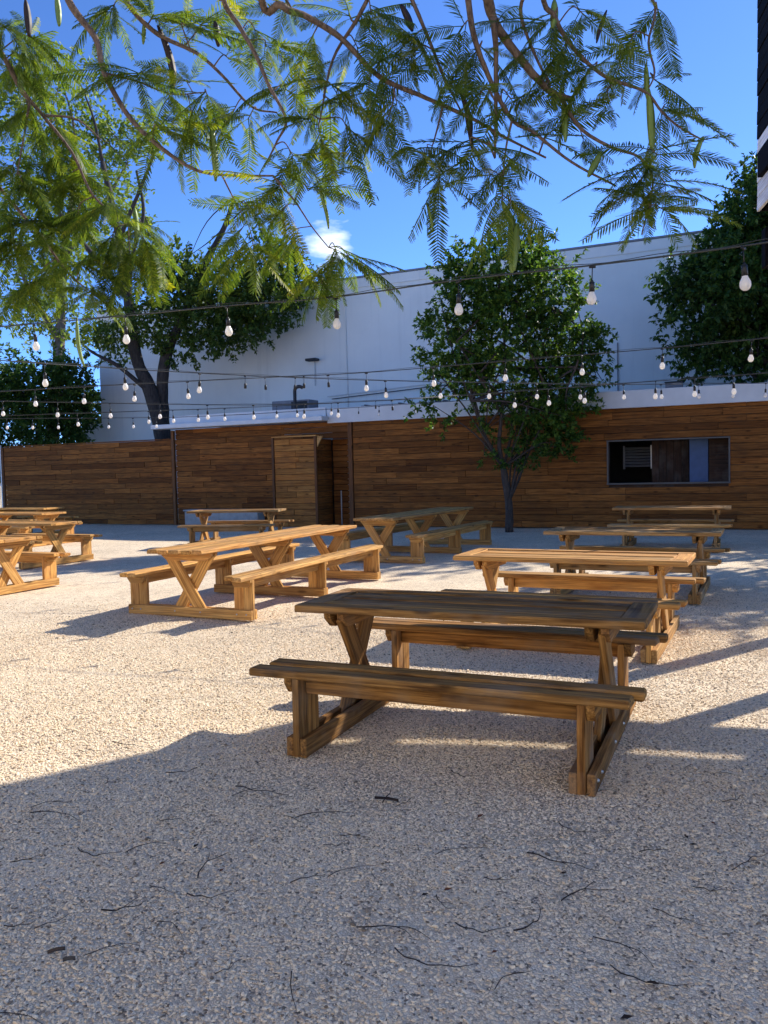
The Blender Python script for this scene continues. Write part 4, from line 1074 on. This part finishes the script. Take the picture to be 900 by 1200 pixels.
# poles that carry the string ends, outside the picture
G_P = 'posts carrying the string lights'
for (p, lab) in ((S[0][0], 'timber post carrying the twin-cable string opposite the black tower'), (S[2][0], 'timber post by the fence-side tables carrying two string lights'), (S[4][0], 'timber post behind the fence-side tables carrying the short string light'), (S[5][0], 'timber post nearest the mesh gate carrying a string of small bulbs'),
                 (S[0][1], 'timber post in front of the black tower carrying the twin cable'), (S[2][1], 'timber post right beneath the black tower carrying string lights'), (S[1][1], 'timber post out in front of the hatch carrying a string light')):
    r = tag(empty('string_light_post', (p.x, p.y, 0)), lab, 'post', G_P)
    obj('post_shaft', box(p.z + .1, .09, .09, M['post'], .006), r, (0, .05, (p.z + .1) / 2 - .01), (0, R(-90), 0))
    obj('hook', box(.1, .015, .015, M['metal'], .002), r, (0, .0, p.z), (0, 0, R(90)))

# ------------------------------------------------------------------ litter on the gravel
rr = random.Random(99)
G_T = 'twigs lying on the gravel'
TW_PX = [(60, 940), (125, 918), (215, 905), (345, 960), (385, 955), (395, 1000), (285, 925), (190, 1045), (60, 1075), (20, 1085), (150, 1065), (360, 1035), (410, 1025), (200, 1090), (250, 1050), (340, 1165), (20, 1190), (110, 1000), (175, 985), (240, 1010), (310, 930), (455, 940), (540, 995),
         (480, 950), (590, 1035), (675, 975), (765, 995), (690, 1045), (830, 1048), (560, 1095), (520, 1065), (630, 1075), (740, 1110), (460, 1090), (850, 910), (880, 1015), (600, 1145), (790, 1075), (700, 930), (545, 915), (95, 880), (150, 870), (300, 900), (65, 955), (30, 1010), (130, 1110), (270, 1140), (860, 940), (800, 905), (420, 985), (655, 1010), (500, 1130), (760, 1150), (205, 965)]
twig_me = []
for s in range(14):
    t = Tubes(); L_ = rr.uniform(.10, .32); k = rr.uniform(-.9, .9); z0 = .0
    pts = [Vector((L_ * (i / 6 - .5), k * L_ * ((i / 6 - .5) ** 2) + rr.uniform(-.004, .004), .006 + rr.uniform(0, .012))) for i in range(7)]
    t.add(catmull(pts, 2), rr.uniform(.0018, .0031), .0009, 5, .2, rr)
    if rr.random() < .45:
        a = pts[3]; e = a + Vector((.05, rr.choice((-1, 1)) * rr.uniform(.02, .06), .004)); t.add([a, (a + e) / 2 + Vector((.004, 0, .003)), e], .0015, .0007, 4)
    twig_me.append(t.mesh('twig', M['twig']))
def ground_pt(px, py):
    a = at(px, py, 1.0); d = a - Vector((0, 0, CAM_H)); k = -CAM_H / d.z
    return Vector((0, 0, CAM_H)) + d * k
for (px, py) in TW_PX:
    g = ground_pt(px + rr.uniform(-6, 6), py + rr.uniform(-5, 5))
    o = obj('twig', rr.choice(twig_me), None, (g.x, g.y, float(gz(g.x, g.y)) + .011), (0, 0, rr.gauss(0, .9)))
    o.scale = (rr.uniform(.7, 1.2),) * 3
    tag(o, 'thin dark dry twig lying on the shaded gravel', 'twig', G_T)
# bark scraps, pod pieces and fallen leaves
def chip(px, py, L_, w, mat, label, cat, name):
    g = ground_pt(px, py); V = []; n = 6
    for i in range(n):
        s_ = i / (n - 1); wd = w * (math.sin(math.pi * (.03 + .94 * s_)) ** .8) * rr.uniform(.85, 1.15)
        for dx, dz in ((-wd, .004), (0, .012), (wd, .004), (0, -.002)): V.append((L_ * (s_ - .5), dx, dz + .004 * math.sin(3 * s_)))
    F = [(i * 4 + k, i * 4 + (k + 1) % 4, i * 4 + 4 + (k + 1) % 4, i * 4 + 4 + k) for i in range(n - 1) for k in range(4)] + [(3, 2, 1, 0), (20, 21, 22, 23)]
    tag(obj(name, py_mesh(name, V, F, mat), None, (g.x, g.y, float(gz(g.x, g.y)) + .012), (0, 0, rr.uniform(-.5, .5))), label, cat)
chip(453, 941, .12, .012, M['twig'], 'short thick dark bark stick in front of the weathered table', 'stick', 'bark_stick')
chip(66, 1113, .055, .008, M['podchip'], 'stubby dark pod piece on the gravel, beside a smaller pale one', 'pod piece', 'pod_piece')
chip(81, 1124, .04, .006, M['pebbledark'], 'small greyish pod piece touching distance from a stubby dark one', 'pod piece', 'pod_piece')
LEAVES = [(835, 965, M['leafred']), (804, 981, M['twig']), (812, 990, M['twig']), (525, 1044, M['leafred']), (563, 960, M['leafred']), (190, 1010, M['leafred']), (210, 995, M['twig']), (230, 990, M['twig']), (580, 1115, M['leafred']), (260, 1020, M['leafred']), (715, 1160, M['twig']), (765, 1150, M['twig']), (430, 925, M['twig']), (735, 1190, M['twig']), (660, 1024, M['twig']), (498, 1050, M['twig'])]
for px, py, mt in LEAVES:
    g = ground_pt(px, py); s_ = rr.uniform(.008, .016)
    V = [(-s_ * 1.4, 0, .002), (-.3 * s_, s_ * .7, .006), (s_ * 1.4, 0, .004), (-.3 * s_, -s_ * .7, .005), (0, 0, .0)]
    o = obj('fallen_leaf', py_mesh('fallen_leaf', V, [(0, 1, 4), (1, 2, 4), (2, 3, 4), (3, 0, 4)], mt), None, (g.x, g.y, float(gz(g.x, g.y)) + .012), (0, 0, rr.uniform(0, 6)))
    tag(o, 'tiny dry leaf fallen on the shaded gravel' if mt is M['leafred'] else 'tiny blackened leaf scrap on the shaded gravel', 'leaf', 'fallen leaf scraps on the gravel' if mt is M['leafred'] else 'blackened leaf scraps on the gravel')
